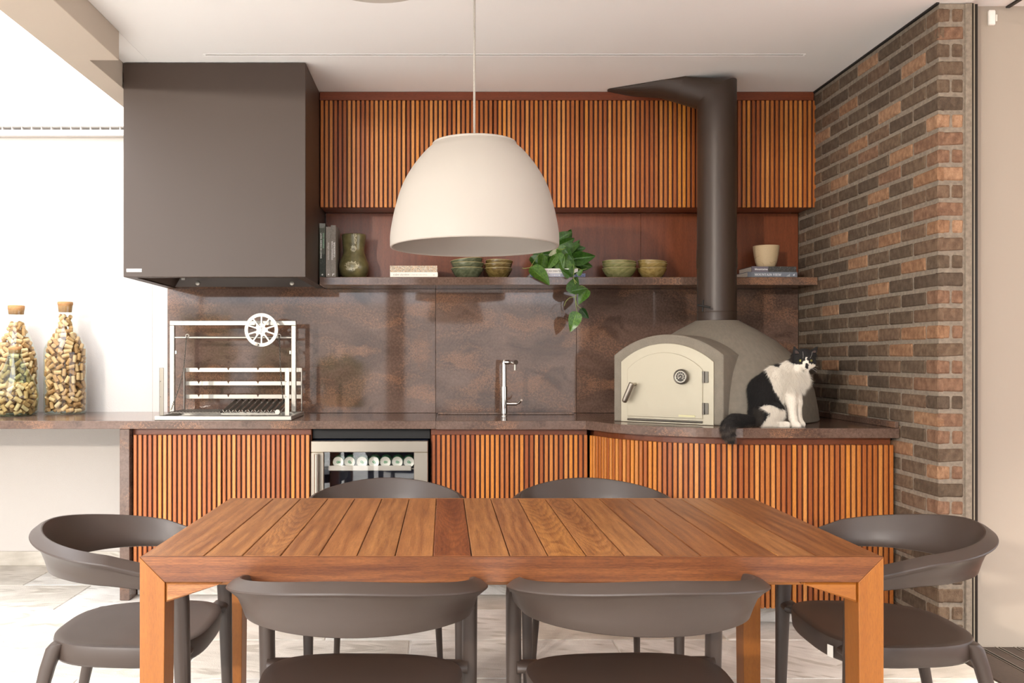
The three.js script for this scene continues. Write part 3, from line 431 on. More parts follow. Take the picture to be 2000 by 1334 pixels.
  part('name_plate', new THREE.BoxGeometry(0.075, 0.011, 0.001).translate(-1.483, 1.456, zf + 0.0136), std({ map: plate, roughness: 0.4 }), t);
}

// ---------------------------------------------------------------- tap, drinks cooler, cans
{
  const t = thing('kitchen_tap', 'slim chrome tap with an angular spout and side lever on the worktop', 'tap', [0.336, 0.9325, -5.15]);
  part('body', lathe([[0.018, 0], [0.018, 0.006], [0.0125, 0.008], [0.0125, 0.012], [0.018, 0.014], [0.018, 0.165], [0.0135, 0.167], [0.0125, 0.29], [0.0125, 0.315], [0.001, 0.315]], 28), chrome, t);
  part('spout', merged([rod([0.0, 0.302, 0], [0.034, 0.302, 0.02], 0.0125, 20), rod([0.034, 0.302, 0.02], [0.055, 0.302, 0.15], 0.0125, 20)]), chrome, t);
  part('nozzle', merged([rod([0.051, 0.29, 0.135], [0.051, 0.258, 0.135], 0.008, 18)]), satin, t);
  part('lever', merged([rod([0.012, 0.07, 0], [0.07, 0.07, 0], 0.0105, 18), rod([0.07, 0.07, 0], [0.083, 0.074, 0.01], 0.006, 12), rod([0.083, 0.074, 0.01], [0.093, 0.092, 0.05], 0.0065, 14)]), chrome, t);
  const s = thing('sink_cover', 'flush stone cover strip over the sink behind the tap', 'sink cover');
  part('panel', span(-0.035, 0.75, 0.9325, 0.945, -5.46, -5.3, 0.002, 'x'), counterMat, s);
}
{
  const t = thing('drinks_cooler', 'stainless glass door drinks cooler built in under the worktop', 'drinks cooler'), x0 = -0.686, x1 = -0.082, z = -4.75, navy = std({ color: 0x1d2a4a, roughness: 0.5 });
  part('cabinet', merged([span(x0, x1, 0.0905, 0.10, -5.4, z - 0.05, 0.002), span(x0, x1, 0.80, 0.826, -5.4, z - 0.05, 0.002), span(x0, x0 + 0.02, 0.101, 0.799, -5.4, z - 0.05, 0.002), span(x1 - 0.02, x1, 0.101, 0.799, -5.4, z - 0.05, 0.002), span(x0 + 0.021, x1 - 0.021, 0.101, 0.799, -5.4, -5.38, 0.002)]), navy, t);
  part('top_vent', span(x0 - 0.006, x1 + 0.01, 0.832, 0.884, -5.4, -4.86, 0.002), blackMat, t);
  part('plinth_grille', span(x0, x1, 0.092, 0.13, z - 0.049, z - 0.03, 0.002), blackMat, t);
  const d = part('door', merged([span(x0, x1, 0.771, 0.829, z - 0.045, z, 0.003, 'x'), span(x0, x0 + 0.066, 0.141, 0.7705, z - 0.045, z, 0.003), span(x1 - 0.073, x1, 0.141, 0.7705, z - 0.045, z, 0.003), span(x0, x1, 0.135, 0.1405, z - 0.045, z, 0.002, 'x')]), steel, t);
  part('glass', span(x0 + 0.0665, x1 - 0.0735, 0.141, 0.7705, z - 0.022, z - 0.018, 0.0005), glassPane, d);
  part('handle', merged([rod([-0.652, 0.25, z + 0.035], [-0.652, 0.765, z + 0.035], 0.012, 18), rod([-0.652, 0.75, z], [-0.652, 0.75, z + 0.036], 0.007, 12), rod([-0.652, 0.28, z], [-0.652, 0.28, z + 0.036], 0.007, 12)]), steel, d);
  part('shelf', merged([span(-0.605, -0.17, 0.668, 0.695, z - 0.075, z - 0.065, 0.002, 'x'), span(-0.66, -0.11, 0.675, 0.679, -5.37, z - 0.076, 0.001)]), satin, t);
  const led = part('light_strip', span(-0.60, -0.17, 0.792, 0.798, z - 0.075, z - 0.062, 0.001), std({ color: 0xffffff, emissive: 0xf4f2ea, emissiveIntensity: 1 }), t);
  const L = new THREE.RectAreaLight(0xf4f0e4, 2.2, 0.42, 0.03); L.position.set(-0.385, 0.789, z - 0.07); L.lookAt(-0.385, 0.5, z - 0.14); scene.add(L);
  const canTop = std({ color: 0xb8b6aa, roughness: 0.35, metalness: 0.4 }), canBody = std({ color: 0x2f6a48, roughness: 0.35, metalness: 0.4 });
  const c = thing('drinks_can', '', 'can', [0, 0, 0], 0, 'drinks cans on the cooler shelf');
  part('body', lathe([[0.001, -0.115], [0.022, -0.115], [0.031, -0.105], [0.031, -0.012], [0.027, -0.004]], 28).rotateX(Math.PI / 2), canBody, c);
  part('lid', lathe([[0.027, -0.004], [0.0285, 0], [0.027, 0.001], [0.025, -0.003], [0.001, -0.003]], 28).rotateX(Math.PI / 2), canTop, c);
  part('pull_tab', merged([new THREE.TorusGeometry(0.005, 0.0016, 6, 16).translate(-0.002, 0, 0), new THREE.TorusGeometry(0.004, 0.0014, 6, 16).translate(0.006, -0.001, 0)]), std({ color: 0x3a8a58, roughness: 0.4, metalness: 0.3 }), c, [0, 0, 0]);
  const lab = ['leftmost drinks can on the cooler shelf, nearest the door handle', 'second drinks can from the handle on the cooler shelf', 'third drinks can from the handle on the cooler shelf', 'middle one of the seven drinks cans on the cooler shelf', 'third drinks can from the right on the cooler shelf', 'second drinks can from the right on the cooler shelf', 'rightmost drinks can on the cooler shelf'];
  [-0.556, -0.496, -0.431, -0.368, -0.308, -0.245, -0.184].forEach((x, i) => { const k = i ? copyOf(c, 'drinks_can', lab[i]) : c; k.userData.label = lab[i]; k.position.set(x, 0.7105, -4.845); k.rotation.z = rr(-0.8, 0.5); });
}

// ---------------------------------------------------------------- bottles of corks
{
  const corkTex = tex(128, 128, (u, v) => { const k = 0.94 + 0.08 * fbm(u * 8, v * 8, 3), p = sstep(0.55, 0.8, N2(u * 26, v * 40)); return [228 * k - 60 * p, 200 * k - 60 * p, 162 * k - 55 * p]; }, true, [1, 1]);
  const corkMats = ['#fff6ea', '#f0dcc4', '#e2c8a8', '#f8e8d2', '#d2b494'].map((c) => std({ map: corkTex, color: c, roughness: 0.9 }));
  const glass = phy({ color: 0xf4faf6, roughness: 0.01, transmission: 1, ior: 1.5 }), thickGlass = phy({ color: 0xe8f4ec, roughness: 0.01, transmission: 1, ior: 1.5 });
  const stopperMat = std({ map: corkTex, color: '#d8b898', roughness: 0.85 });
  const r0 = 0.0118, hl = 0.021, corkGeo = lathe([[0.0005, -hl], [r0 - 0.001, -hl], [r0, -hl + 0.001], [r0, hl - 0.001], [r0 - 0.001, hl], [0.0005, hl]], 12);
  const bottle = (label, pos, prof, stop, fill, corkLabel, group, matGlass, stopRange) => {
    const t = thing('glass_bottle', label, 'bottle', pos);
    const g = part('glass_body', lathe(prof, 72), matGlass, t);
    part('base', lathe([[0.001, 0.002], [prof[1][0] - 0.006, 0.002], [prof[1][0] - 0.006, 0.006], [0.001, 0.004]], 48), thickGlass, t);
    part('stopper', lathe(stop, 36), stopperMat, t, undefined, 'cork stopper');
    const R = (y) => { for (let i = 1; i < prof.length; i++) if (y <= prof[i][1] && prof[i][1] > prof[i - 1][1]) return lerp(prof[i - 1][0], prof[i][0], clamp((y - prof[i - 1][1]) / (prof[i][1] - prof[i - 1][1]))); return prof[prof.length - 1][0]; };
    const balls = [], cell = new Map(), key = (p) => Math.floor(p.x / 0.03) + ',' + Math.floor(p.y / 0.03) + ',' + Math.floor(p.z / 0.03), seenC = [], hidden = [];
    const fits = (P) => { for (const p of P) { const lim = R(p.y) - r0 - 0.0022; if (Math.hypot(p.x, p.z) > lim || p.y < 0.019 || p.y > fill) return false; for (let a = -1; a < 2; a++) for (let b = -1; b < 2; b++) for (let c = -1; c < 2; c++) { const l = cell.get((Math.floor(p.x / 0.03) + a) + ',' + (Math.floor(p.y / 0.03) + b) + ',' + (Math.floor(p.z / 0.03) + c)); if (l) for (const q of l) if (p.distanceToSquared(q) < 0.0213 * 0.0213) return false; } } return true; };
    const add = (shell) => {
      const y = rr(0.018, fill), Rm = R(y) - r0 - 0.0024; if (Rm < 0.002) return; const rad = shell ? Rm - rr(0, 0.012) : Rm * Math.sqrt(rnd()), a = rr(0, Math.PI * 2), c = V(rad * Math.cos(a), y, rad * Math.sin(a));
      const tang = V(-Math.sin(a), 0, Math.cos(a)), d = shell && rnd() < 0.8 ? tang.multiplyScalar(rr(-1, 1)).add(V(0, rr(-0.75, 0.75), 0)).normalize() : V(rr(-1, 1), rr(-0.6, 0.6), rr(-1, 1)).normalize();
      const P = [-0.0135, -0.0045, 0.0045, 0.0135].map((k) => c.clone().addScaledVector(d, k)); if (!fits(P)) return;
      for (const p of P) { const k = key(p); if (!cell.has(k)) cell.set(k, []); cell.get(k).push(p); }
      (c.z > 0.008 && Math.hypot(c.x, c.z) > Rm - 0.03 ? seenC : hidden).push([c, d]);
    };
    for (let i = 0; i < 22000; i++) add(true); for (let i = 0; i < 9000; i++) add(false);
    const quat = (d) => new THREE.Quaternion().setFromUnitVectors(V(0, 1, 0), d);
    for (const [c, d] of seenC) { const m = new THREE.Mesh(corkGeo, corkMats[Math.floor(rnd() * 5)]); m.name = numbered('wine_cork'); m.position.set(pos[0] + c.x, pos[1] + c.y, pos[2] + c.z); m.quaternion.copy(quat(d)); m.castShadow = m.receiveShadow = true; scene.add(m); tag(m, corkLabel, 'cork', group); }
    const rest = hidden.map(([c, d]) => { const k = corkGeo.clone(); k.applyQuaternion(quat(d)); k.translate(c.x, c.y, c.z); return k; });
    if (rest.length) { const m = new THREE.Mesh(merged(rest), corkMats[2]); m.name = numbered('cork_pile'); m.position.set(...pos); scene.add(m); tag(m, corkLabel.replace('wine cork', 'heap of wine corks deeper'), 'corks'); m.userData.kind = 'stuff'; }
    return seenC.length;
  };
  const B = 0.9325, n = [];
  n.push(bottle('tall straight sided glass bottle full of corks, right of the three', [-2.2185, B, -5.40], [[0.001, 0], [0.110, 0], [0.1165, 0.006], [0.1185, 0.016], [0.1185, 0.355], [0.115, 0.382], [0.104, 0.41], [0.083, 0.446], [0.060, 0.482], [0.047, 0.51], [0.0435, 0.54], [0.043, 0.625], [0.045, 0.63]], [[0.001, 0.595], [0.036, 0.595], [0.0405, 0.637], [0.043, 0.637], [0.0432, 0.652], [0.040, 0.655], [0.001, 0.655]], 0.572, 'wine cork inside the tall straight sided bottle on the right', 'corks in the tall straight bottle', glass));
  n.push(bottle('tall glass bottle with long sloping shoulders, behind the round flask', [-2.515, B, -5.42], [[0.001, 0], [0.112, 0], [0.119, 0.006], [0.121, 0.016], [0.121, 0.30], [0.117, 0.335], [0.104, 0.385], [0.083, 0.44], [0.063, 0.485], [0.052, 0.515], [0.049, 0.55], [0.049, 0.604], [0.051, 0.608]], [[0.001, 0.583], [0.041, 0.583], [0.045, 0.612], [0.046, 0.612], [0.047, 0.632], [0.043, 0.635], [0.001, 0.635]], 0.535, 'wine cork inside the tall sloping shouldered bottle at the left', 'corks in the sloping shouldered bottle', glass));
  n.push(bottle('small round bellied glass flask half filled with corks', [-2.416, B, -5.19], [[0.001, 0], [0.085, 0], [0.098, 0.008], [0.116, 0.045], [0.1255, 0.095], [0.124, 0.125], [0.112, 0.17], [0.088, 0.22], [0.060, 0.27], [0.042, 0.315], [0.036, 0.345], [0.035, 0.368], [0.036, 0.372]], [[0.001, 0.352], [0.030, 0.352], [0.033, 0.376], [0.035, 0.376], [0.034, 0.387], [0.031, 0.389], [0.001, 0.389]], 0.178, 'wine cork inside the small round bellied glass flask', 'corks in the round flask', thickGlass));
  console.log('corks', n.join(' '));
}

// ---------------------------------------------------------------- things on the shelf
const SH = 1.7132;
const paper = std({ color: 0xe6ded0, roughness: 0.9 });
function spineTex(w, h, draw) { return std({ map: canvasTex(w, h, draw), roughness: 0.55 }); }
// a book lying flat: spine towards the viewer; w = length, t = thickness, d = depth
function flatBook(label, pos, w, t, d, coverMat, spineMat, turn = 0, group) {
  const b = thing('book', label, 'book', pos, turn, group);
  part('cover', merged([cbox(w, 0.0025, d, 0.0006, 'x', [0, 0], [0, 0.00125, -d / 2]), cbox(w, 0.0025, d, 0.0006, 'x', [0, 0], [0, t - 0.00125, -d / 2])]), coverMat, b);
  part('pages', cbox(w - 0.006, t - 0.0052, d - 0.01, 0.0005, 'x', [0, 0], [0, t / 2, -d / 2]), paper, b);
  part('spine', new THREE.BoxGeometry(w, t, 0.003).translate(0, t / 2, 0.0015), spineMat, b);
  return b;
}
function upBook(label, pos, t, h, d, coverMat, spineMat) {
  const b = thing('book', label, 'book', pos, 0, 'upright books beside the range hood');
  part('cover', merged([cbox(0.0025, h, d, 0.0006, 'y', [0, 0], [-t / 2 + 0.00125, h / 2, -d / 2]), cbox(0.0025, h, d, 0.0006, 'y', [0, 0], [t / 2 - 0.00125, h / 2, -d / 2])]), coverMat, b);
  part('pages', cbox(t - 0.0052, h - 0.006, d - 0.008, 0.0005, 'y', [0, 0], [0, h / 2, -d / 2]), paper, b);
  part('spine', new THREE.BoxGeometry(t, h, 0.003).translate(0, h / 2, 0.0015), spineMat, b);
}
const vtext = (c, x, y, s, font, col) => { c.save(); c.translate(x, y); c.rotate(Math.PI / 2); c.fillStyle = col; c.font = font; c.fillText(s, 0, 0); c.restore(); };
const mottled = (c, w, h, cols, n = 240) => { for (let i = 0; i < n; i++) { c.fillStyle = cols[i % cols.length]; c.globalAlpha = 0.5; c.beginPath(); c.ellipse(rnd() * w, rnd() * h, 3 + rnd() * 10, 2 + rnd() * 6, rnd() * 3, 0, 7); c.fill(); } c.globalAlpha = 1; };
{
  const cov = (c) => std({ color: c, roughness: 0.5 });
  upBook('tallest upright book, dark with green and white spine lettering', [-0.686, SH, -5.2], 0.032, 0.304, 0.22, cov(0x4a4c44), spineTex(96, 912, (c, w, h) => { c.fillStyle = '#565a50'; c.fillRect(0, 0, w, h); c.fillStyle = '#8b8d86'; c.fillRect(0, 0, w, 80); c.fillStyle = '#31372f'; c.fillRect(0, 520, w, 392); mottled(c, w, h, ['#3e463a', '#6a6f62', '#4c5a40'], 120); vtext(c, 56, 160, 'CASA MODERNA', 'bold 34px sans-serif', '#9fd0b0'); vtext(c, 14, 160, 'LATIN AMERICAN LIVING', 'bold 36px sans-serif', '#eef0ea'); c.fillStyle = '#e8e8e2'; c.beginPath(); c.arc(50, 868, 14, 0, 7); c.fill(); }));
  upBook('middle upright book, grey with a thin handwritten spine title', [-0.652, SH, -5.2], 0.027, 0.285, 0.21, cov(0x8a847a), spineTex(96, 912, (c, w, h) => { c.fillStyle = '#948d84'; c.fillRect(0, 0, w, h); mottled(c, w, h, ['#a8a298', '#7c766c', '#8c867c']); vtext(c, 36, 280, 'design interiors', 'italic 42px serif', '#f4f0e8'); c.fillStyle = '#eee'; c.fillRect(40, 850, 26, 22); }));
  upBook('right upright book, grey mottled with white bold lettering', [-0.624, SH, -5.2], 0.027, 0.294, 0.22, cov(0x8a8276), spineTex(96, 912, (c, w, h) => { c.fillStyle = '#8e867c'; c.fillRect(0, 0, w, h); mottled(c, w, h, ['#a09a90', '#6c665e', '#7c746a'], 360); vtext(c, 54, 300, 'WONDERFUL', 'bold 44px sans-serif', '#fbfaf6'); vtext(c, 12, 280, 'WALLCOVERINGS', 'bold 40px sans-serif', '#fbfaf6'); c.fillStyle = '#fff'; c.fillRect(30, 850, 12, 40); c.fillRect(30, 850, 40, 12); }));
  flatBook('cream book lying flat under the patterned book left of the bowls', [-0.169, SH, -5.195], 0.268, 0.028, 0.2, cov(0xe8e2d6), spineTex(1024, 108, (c, w, h) => { c.fillStyle = '#eee8dc'; c.fillRect(0, 0, w, h); c.fillStyle = '#5a5048'; c.font = 'italic 52px serif'; c.fillText('rober durden', 60, 70); c.fillStyle = '#a09488'; c.font = '34px serif'; c.fillText('IN COMFORT AND STYLE', 390, 68); c.fillText('ap', 920, 68); }), 0, 'books lying flat on the stone shelf');
  flatBook('book with a busy multicoloured spine lying on the cream book', [-0.171, SH + 0.0282, -5.197], 0.266, 0.037, 0.2, cov(0xb8a890), spineTex(1024, 144, (c, w, h) => { c.fillStyle = '#b9a890'; c.fillRect(0, 0, w, h); mottled(c, w, h, ['#e9dfce', '#6c6660', '#d8a878', '#8d8f94', '#f3ece0', '#b98258', '#55606a'], 900); }), 0, 'books lying flat on the stone shelf');
  flatBook('blue and white book at the bottom of the pile under the plant', [0.641, SH, -5.195], 0.312, 0.021, 0.22, cov(0x9aa0b4), spineTex(1024, 70, (c, w, h) => { c.fillStyle = '#a9aec0'; c.fillRect(0, 0, w, h); c.fillStyle = '#5d6488'; c.fillRect(0, 0, 150, h); c.fillRect(760, 0, 264, h); mottled(c, w, h, ['#c4c8d4', '#8c92ac', '#d8dae2'], 200); c.fillStyle = '#f6f6f8'; c.font = 'bold 48px serif'; c.fillText('INTERIOR', 320, 52); }), 0, 'books lying flat on the stone shelf');
  flatBook('white book with grey lettering lying under the plant pot', [0.633, SH + 0.0212, -5.197], 0.245, 0.028, 0.21, cov(0xe8e6e0), spineTex(1024, 116, (c, w, h) => { c.fillStyle = '#efede8'; c.fillRect(0, 0, w, h); c.fillStyle = '#77736c'; c.font = 'bold 62px sans-serif'; c.fillText('EVERYDAY DECORATING', 40, 82, 640); c.fillStyle = '#4a4640'; c.font = '38px sans-serif'; c.fillText('HOME', 740, 76); }), 0, 'books lying flat on the stone shelf');
  flatBook('lower grey blue book with white capitals beside the flue', [1.853, SH, -5.2], 0.29, 0.030, 0.22, cov(0x6f747c), spineTex(1024, 106, (c, w, h) => { c.fillStyle = '#787d86'; c.fillRect(0, 0, w, h); c.fillStyle = '#e2e4e8'; c.font = 'bold 62px serif'; c.fillText('MOUNTAIN VIEW', 140, 76); for (let i = 0; i < 7; i++) c.fillRect(800 + i * 11, 78 - i * 7, 4, 10 + i * 7); c.beginPath(); c.moveTo(930, 60); c.lineTo(970, 30); c.lineTo(964, 76); c.fill(); }), 0.09, 'books lying flat on the stone shelf');
  flatBook('dark mountain photograph book under the cream cup', [1.862, SH + 0.0302, -5.202], 0.258, 0.031, 0.2, cov(0x4a4844), spineTex(1024, 124, (c, w, h) => { c.fillStyle = '#3c3a38'; c.fillRect(0, 0, w, h); mottled(c, w, h, ['#2c2a28', '#5c5a56', '#7a786e', '#9a988a'], 260); c.fillStyle = '#6e6670'; c.fillRect(0, 0, 380, h); c.fillStyle = '#f2f2ee'; c.font = 'bold 58px sans-serif'; c.fillText('Mountains', 70, 84); }), 0.05, 'books lying flat on the stone shelf');
}
{ // vase
  const blots = [[-0.004, 0.070, 0.034, 0.026], [0.004, 0.168, 0.021, 0.017], [0.014, 0.215, 0.008, 0.02], [0.012, 0.245, 0.010, 0.016], [0.16, 0.12, 0.03, 0.03]];   // pale crackled patches: place round the girth, height, half sizes
  const m = tex(512, 512, (u, v) => {
    const a = (u - 0.5) * 0.46, y = v * 0.257, nz = fbm(a * 60 + 3, y * 60, 4), fine = N2(a * 420, y * 420), crack = N2(a * 150, y * 150);
    let k = 0; for (const [ca, cy, ra, ry] of blots) { const d = Math.hypot((a - ca) / ra, (y - cy) / ry) + 0.55 * nz; k = Math.max(k, sstep(1.05, 0.9, d) * (0.35 + 0.65 * sstep(0.35, 0.75, d))); }
    k *= 0.72 + 0.3 * crack; const c = mix3([116, 108, 70], [92, 86, 54], clamp(0.5 + fbm(a * 14, y * 18, 3)));
    return mix3(c, [214, 206, 178], clamp(k)).map((q) => q * (1 + 0.04 * fine));
  });
  const t = thing('ceramic_vase', 'olive green gourd shaped vase with pale crackled patches', 'vase', [-0.52, SH, -5.325], Math.PI);
  const vg = lathe([[0.001, 0.002], [0.062, 0.002], [0.066, 0.006], [0.080, 0.03], [0.0875, 0.060], [0.086, 0.085], [0.073, 0.118], [0.0625, 0.148], [0.0615, 0.172], [0.066, 0.21], [0.0705, 0.245], [0.070, 0.255], [0.067, 0.257], [0.064, 0.253], [0.061, 0.2], [0.056, 0.16]], 64);
  { const uv = vg.attributes.uv, p = vg.attributes.position; for (let k = 0; k < uv.count; k++) uv.setY(k, p.getY(k) / 0.257); }
  part('body', vg, phy({ map: m, roughness: 0.3, clearcoat: 0.3 }), t);
  part('inside', lathe([[0.056, 0.16], [0.06, 0.12], [0.07, 0.07], [0.055, 0.012], [0.001, 0.010]], 32), std({ color: 0x4a442c, roughness: 0.7 }), t);
}
{ // bowls, each its own thing, in four stacks
  const glaze = (a, b, seed) => phy({ map: tex(256, 256, (u, v) => { const n = fbm(Math.cos(u * 6.283) * 2 + seed, Math.sin(u * 6.283) * 2 + v * 9, 4), s = N2(u * 110, v * 60); return mix3(a, b, clamp(0.5 + 0.8 * n)).map((q) => q * (1 + 0.09 * s)); }), roughness: 0.22, clearcoat: 0.35, clearcoatRoughness: 0.2 });
  const green = glaze([74, 80, 58], [112, 116, 90], 3), olive = glaze([82, 66, 34], [122, 104, 60], 8), light = glaze([122, 122, 76], [164, 160, 110], 15), tan = glaze([142, 118, 66], [186, 160, 100], 21);
  const rimMat = std({ color: 0xb9a878, roughness: 0.35 });
  const proto = (r, m, h = 0.062) => { const g = new THREE.Group(); const f = r * 0.58; part('body', lathe([[0.001, 0.001], [f, 0.001], [f + 0.003, 0.004], [r * 0.80, h * 0.38], [r * 0.95, h * 0.74], [r, h - 0.002], [r - 0.0005, h], [r - 0.003, h - 0.001], [r * 0.93, h * 0.72], [r * 0.76, h * 0.42], [r * 0.5, 0.012], [0.001, 0.010]], 56), m, g); part('rim', new THREE.TorusGeometry(r - 0.0016, 0.0019, 8, 56).rotateX(Math.PI / 2), rimMat, g, [0, h - 0.001, 0]); return g; };
  const stacks = [
    ['dark green', green, 0.0945, 0.135, [0, 0.026, 0.046], [0, 0.01, -0.10], 'first stack of bowls, below the pendant lamp'],
    ['olive brown', olive, 0.080, 0.315, [0, 0.022, 0.040], [0, 0, 0.05], 'second stack of bowls, right of the dark green ones'],
    ['light green', light, 0.098, 1.011, [0, 0.022, 0.036], [0, 0.015, -0.035], 'third stack of bowls, right of the trailing plant'],
    ['tan', tan, 0.083, 1.201, [0, 0.026, 0.038], [0, 0.05, -0.06], 'fourth stack of bowls, beside the flue pipe']];
  for (const [col, m, r, x, ys, tilts, g] of stacks) {
    const p = proto(r, m); ['bottom', 'middle', 'topmost'].forEach((w, i) => {
      const b = i ? p.clone() : p; b.name = numbered('ceramic_bowl'); scene.add(b); b.position.set(x + (i ? rr(-0.003, 0.003) : 0), SH + ys[i] + (i ? 0.003 : 0), -5.32); b.rotation.set(0, rr(0, 6), 0); b.rotation.z = tilts[i];
      b.userData = {}; tag(b, `${col} glazed bowl, ${w} one of its stack, ` + { 'dark green': 'below the pendant lamp', 'olive brown': 'beside the dark green stack', 'light green': 'right of the trailing plant', tan: 'next to the flue pipe' }[col], 'bowl', g);
    });
  }
  const c = thing('ceramic_cup', 'cream stoneware cup with thin swirls standing on the mountain books', 'cup', [1.853, SH + 0.0616, -5.30]);
  part('body', lathe([[0.001, 0.001], [0.045, 0.001], [0.049, 0.004], [0.060, 0.035], [0.068, 0.075], [0.0735, 0.122], [0.0735, 0.126], [0.0705, 0.127], [0.066, 0.09], [0.056, 0.035], [0.044, 0.012], [0.001, 0.01]], 56), std({ map: tex(256, 256, (u, v) => { const a = v * 9 + 0.8 * fbm(u * 4 * 1, v * 3, 2) + 0.6 * Math.sin(u * 6.283), l = sstep(0.06, 0.0, Math.abs(a - Math.floor(a) - 0.5)) * sstep(0, 0.4, N2(u * 3 + 4, v * 3)), n = N2(u * 90, v * 70); return mix3([196, 172, 136], [140, 112, 78], 0.7 * l).map((q) => q * (1 + 0.04 * n)); }), roughness: 0.6 }), c);
}
{ // trailing plant in a pale pot on the books
  const t = thing('trailing_plant', 'green trailing plant in a pale pot, hanging over the shelf edge', 'plant', [0.651, SH + 0.0494, -5.31]);
  part('pot', lathe([[0.001, 0], [0.05, 0], [0.055, 0.004], [0.064, 0.05], [0.070, 0.118], [0.066, 0.12], [0.062, 0.10], [0.001, 0.10]], 44), phy({ color: 0xaeb08a, roughness: 0.35 }), t);
  part('soil', lathe([[0.001, 0.104], [0.062, 0.101]], 24), std({ color: 0x2c2018, roughness: 1 }), t);
  const leafTex = (a, b) => tex(128, 256, (u, v) => { const x = Math.abs(u - 0.5) * 2, mid = sstep(0.07, 0.0, x), vein = sstep(0.10, 0.0, Math.abs(((v * 7 + x * 2.2) % 1) - 0.5)) * 0.25, n = fbm(u * 5, v * 7, 3); return mix3(a, b, clamp(0.4 + 0.6 * n + 0.6 * mid + vein)); });
  const lm = [leafTex([34, 66, 22], [80, 122, 44]), leafTex([50, 88, 28], [110, 148, 60]), leafTex([26, 52, 22], [52, 86, 38])].map((m) => phy({ map: m, roughness: 0.3, side: THREE.DoubleSide, transmission: 0.0 }));
  const mk = (fold, curl, wide) => { const n = 14, m = 8, pos = [], uv = [], idx = []; for (let i = 0; i <= n; i++) for (let j = 0; j <= m; j++) { const s = i / n, q = j / m * 2 - 1, w = wide * Math.pow(Math.sin(Math.PI * Math.pow(s, 0.62)), 0.8) * (s > 0.97 ? 0.3 : 1) * 0.5, th = 0; pos.push(q * w, s, Math.abs(q) * w * fold - curl * s * s + (Math.cos(s * 9) * 0.012)); uv.push(j / m, s); } for (let i = 0; i < n; i++) for (let j = 0; j < m; j++) { const a = i * (m + 1) + j, b = a + 1, c = a + m + 1, d = c + 1; idx.push(a, b, d, a, d, c); } const g = new THREE.BufferGeometry(); g.setAttribute('position', new THREE.Float32BufferAttribute(pos, 3)); g.setAttribute('uv', new THREE.Float32BufferAttribute(uv, 2)); g.setIndex(idx); g.computeVertexNormals(); return g; };
  const geos = [mk(0.35, 0.15, 0.62), mk(0.6, 0.3, 0.56), mk(0.9, 0.1, 0.6), mk(0.2, 0.4, 0.66)];
  // x, y, z of the leaf's root relative to the pot foot; direction of its tip (degrees, in the plane facing the terrace), length, lean, tone, form
  const LV = [[-0.01, 0.165, 0.05, 30, 0.10, 0.3, 0, 0], [0.0, 0.135, 0.07, 20, 0.10, 0.2, 0, 1], [-0.01, 0.12, 0.08, -35, 0.115, 0.1, 1, 0], [0.06, 0.12, 0.03, 80, 0.085, -0.3, 2, 0], [0.075, 0.09, 0.06, 65, 0.09, 0.2, 0, 1], [0.10, 0.065, 0.03, 82, 0.095, -0.2, 2, 2], [0.03, 0.12, 0.08, -60, 0.09, 0.4, 0, 0], [0.055, 0.085, 0.09, -105, 0.12, 0.3, 1, 1], [0.075, 0.06, 0.07, 4, 0.135, 0.3, 0, 2], [0.075, 0.04, 0.06, -12, 0.125, 0.0, 0, 2], [0.02, 0.05, 0.10, -70, 0.12, 0.3, 1, 0], [0.10, 0.01, 0.09, -150, 0.12, 0.3, 0, 0], [0.09, 0.03, 0.06, -55, 0.08, 0.1, 2, 1], [-0.01, 0.09, 0.09, -85, 0.12, 0.5, 1, 3], [-0.045, 0.075, 0.07, -75, 0.09, 0.3, 0, 0], [-0.085, 0.085, 0.06, -100, 0.125, 0.4, 1, 0], [-0.04, 0.085, 0.04, 175, 0.11, 0.1, 0, 1], [-0.155, 0.075, 0.04, -48, 0.105, 0.2, 0, 1], [-0.165, 0.005, 0.12, -40, 0.15, 0.35, 1, 0], [-0.02, 0.14, 0.04, 90, 0.09, 0.1, 0, 0], [0.02, 0.09, 0.07, 35, 0.11, 0.4, 0, 3], [0.05, 0.05, 0.09, -85, 0.12, 0.5, 0, 0], [-0.03, 0.11, 0.06, 140, 0.1, 0.3, 0, 0], [0.04, 0.16, 0.02, 60, 0.09, 0, 0, 1], [0.08, 0.11, 0.04, 10, 0.08, 0.3, 0, 0], [-0.02, 0.07, 0.10, -120, 0.09, 0.4, 1, 1],
    [0.055, -0.145, 0.16, 70, 0.105, 0.1, 0, 3], [0.06, -0.135, 0.165, 15, 0.09, 0.3, 0, 1], [0.155, -0.12, 0.15, -125, 0.10, 0.2, 1, 0], [0.115, -0.225, 0.155, -55, 0.075, 0, 2, 2], [0.092, -0.245, 0.16, -108, 0.12, 0.2, 1, 0], [0.055, -0.05, 0.155, 150, 0.06, 0.3, 0, 1], [0.10, -0.045, 0.155, 60, 0.045, 0.2, 1, 0]];
  LV.forEach(([x, y, z, deg, len, lean, tone, form]) => { const m = part('leaf', geos[form], lm[tone], t, [x, y, z]); m.scale.set(len * 1.02, len, len); m.rotation.set(0, 0, 0); m.rotation.order = 'ZXY'; m.rotation.z = (deg - 90) * Math.PI / 180; m.rotation.x = lean; m.rotation.y = rr(-0.5, 0.5); });
  const stem = std({ color: 0x9aa85a, roughness: 0.5 });
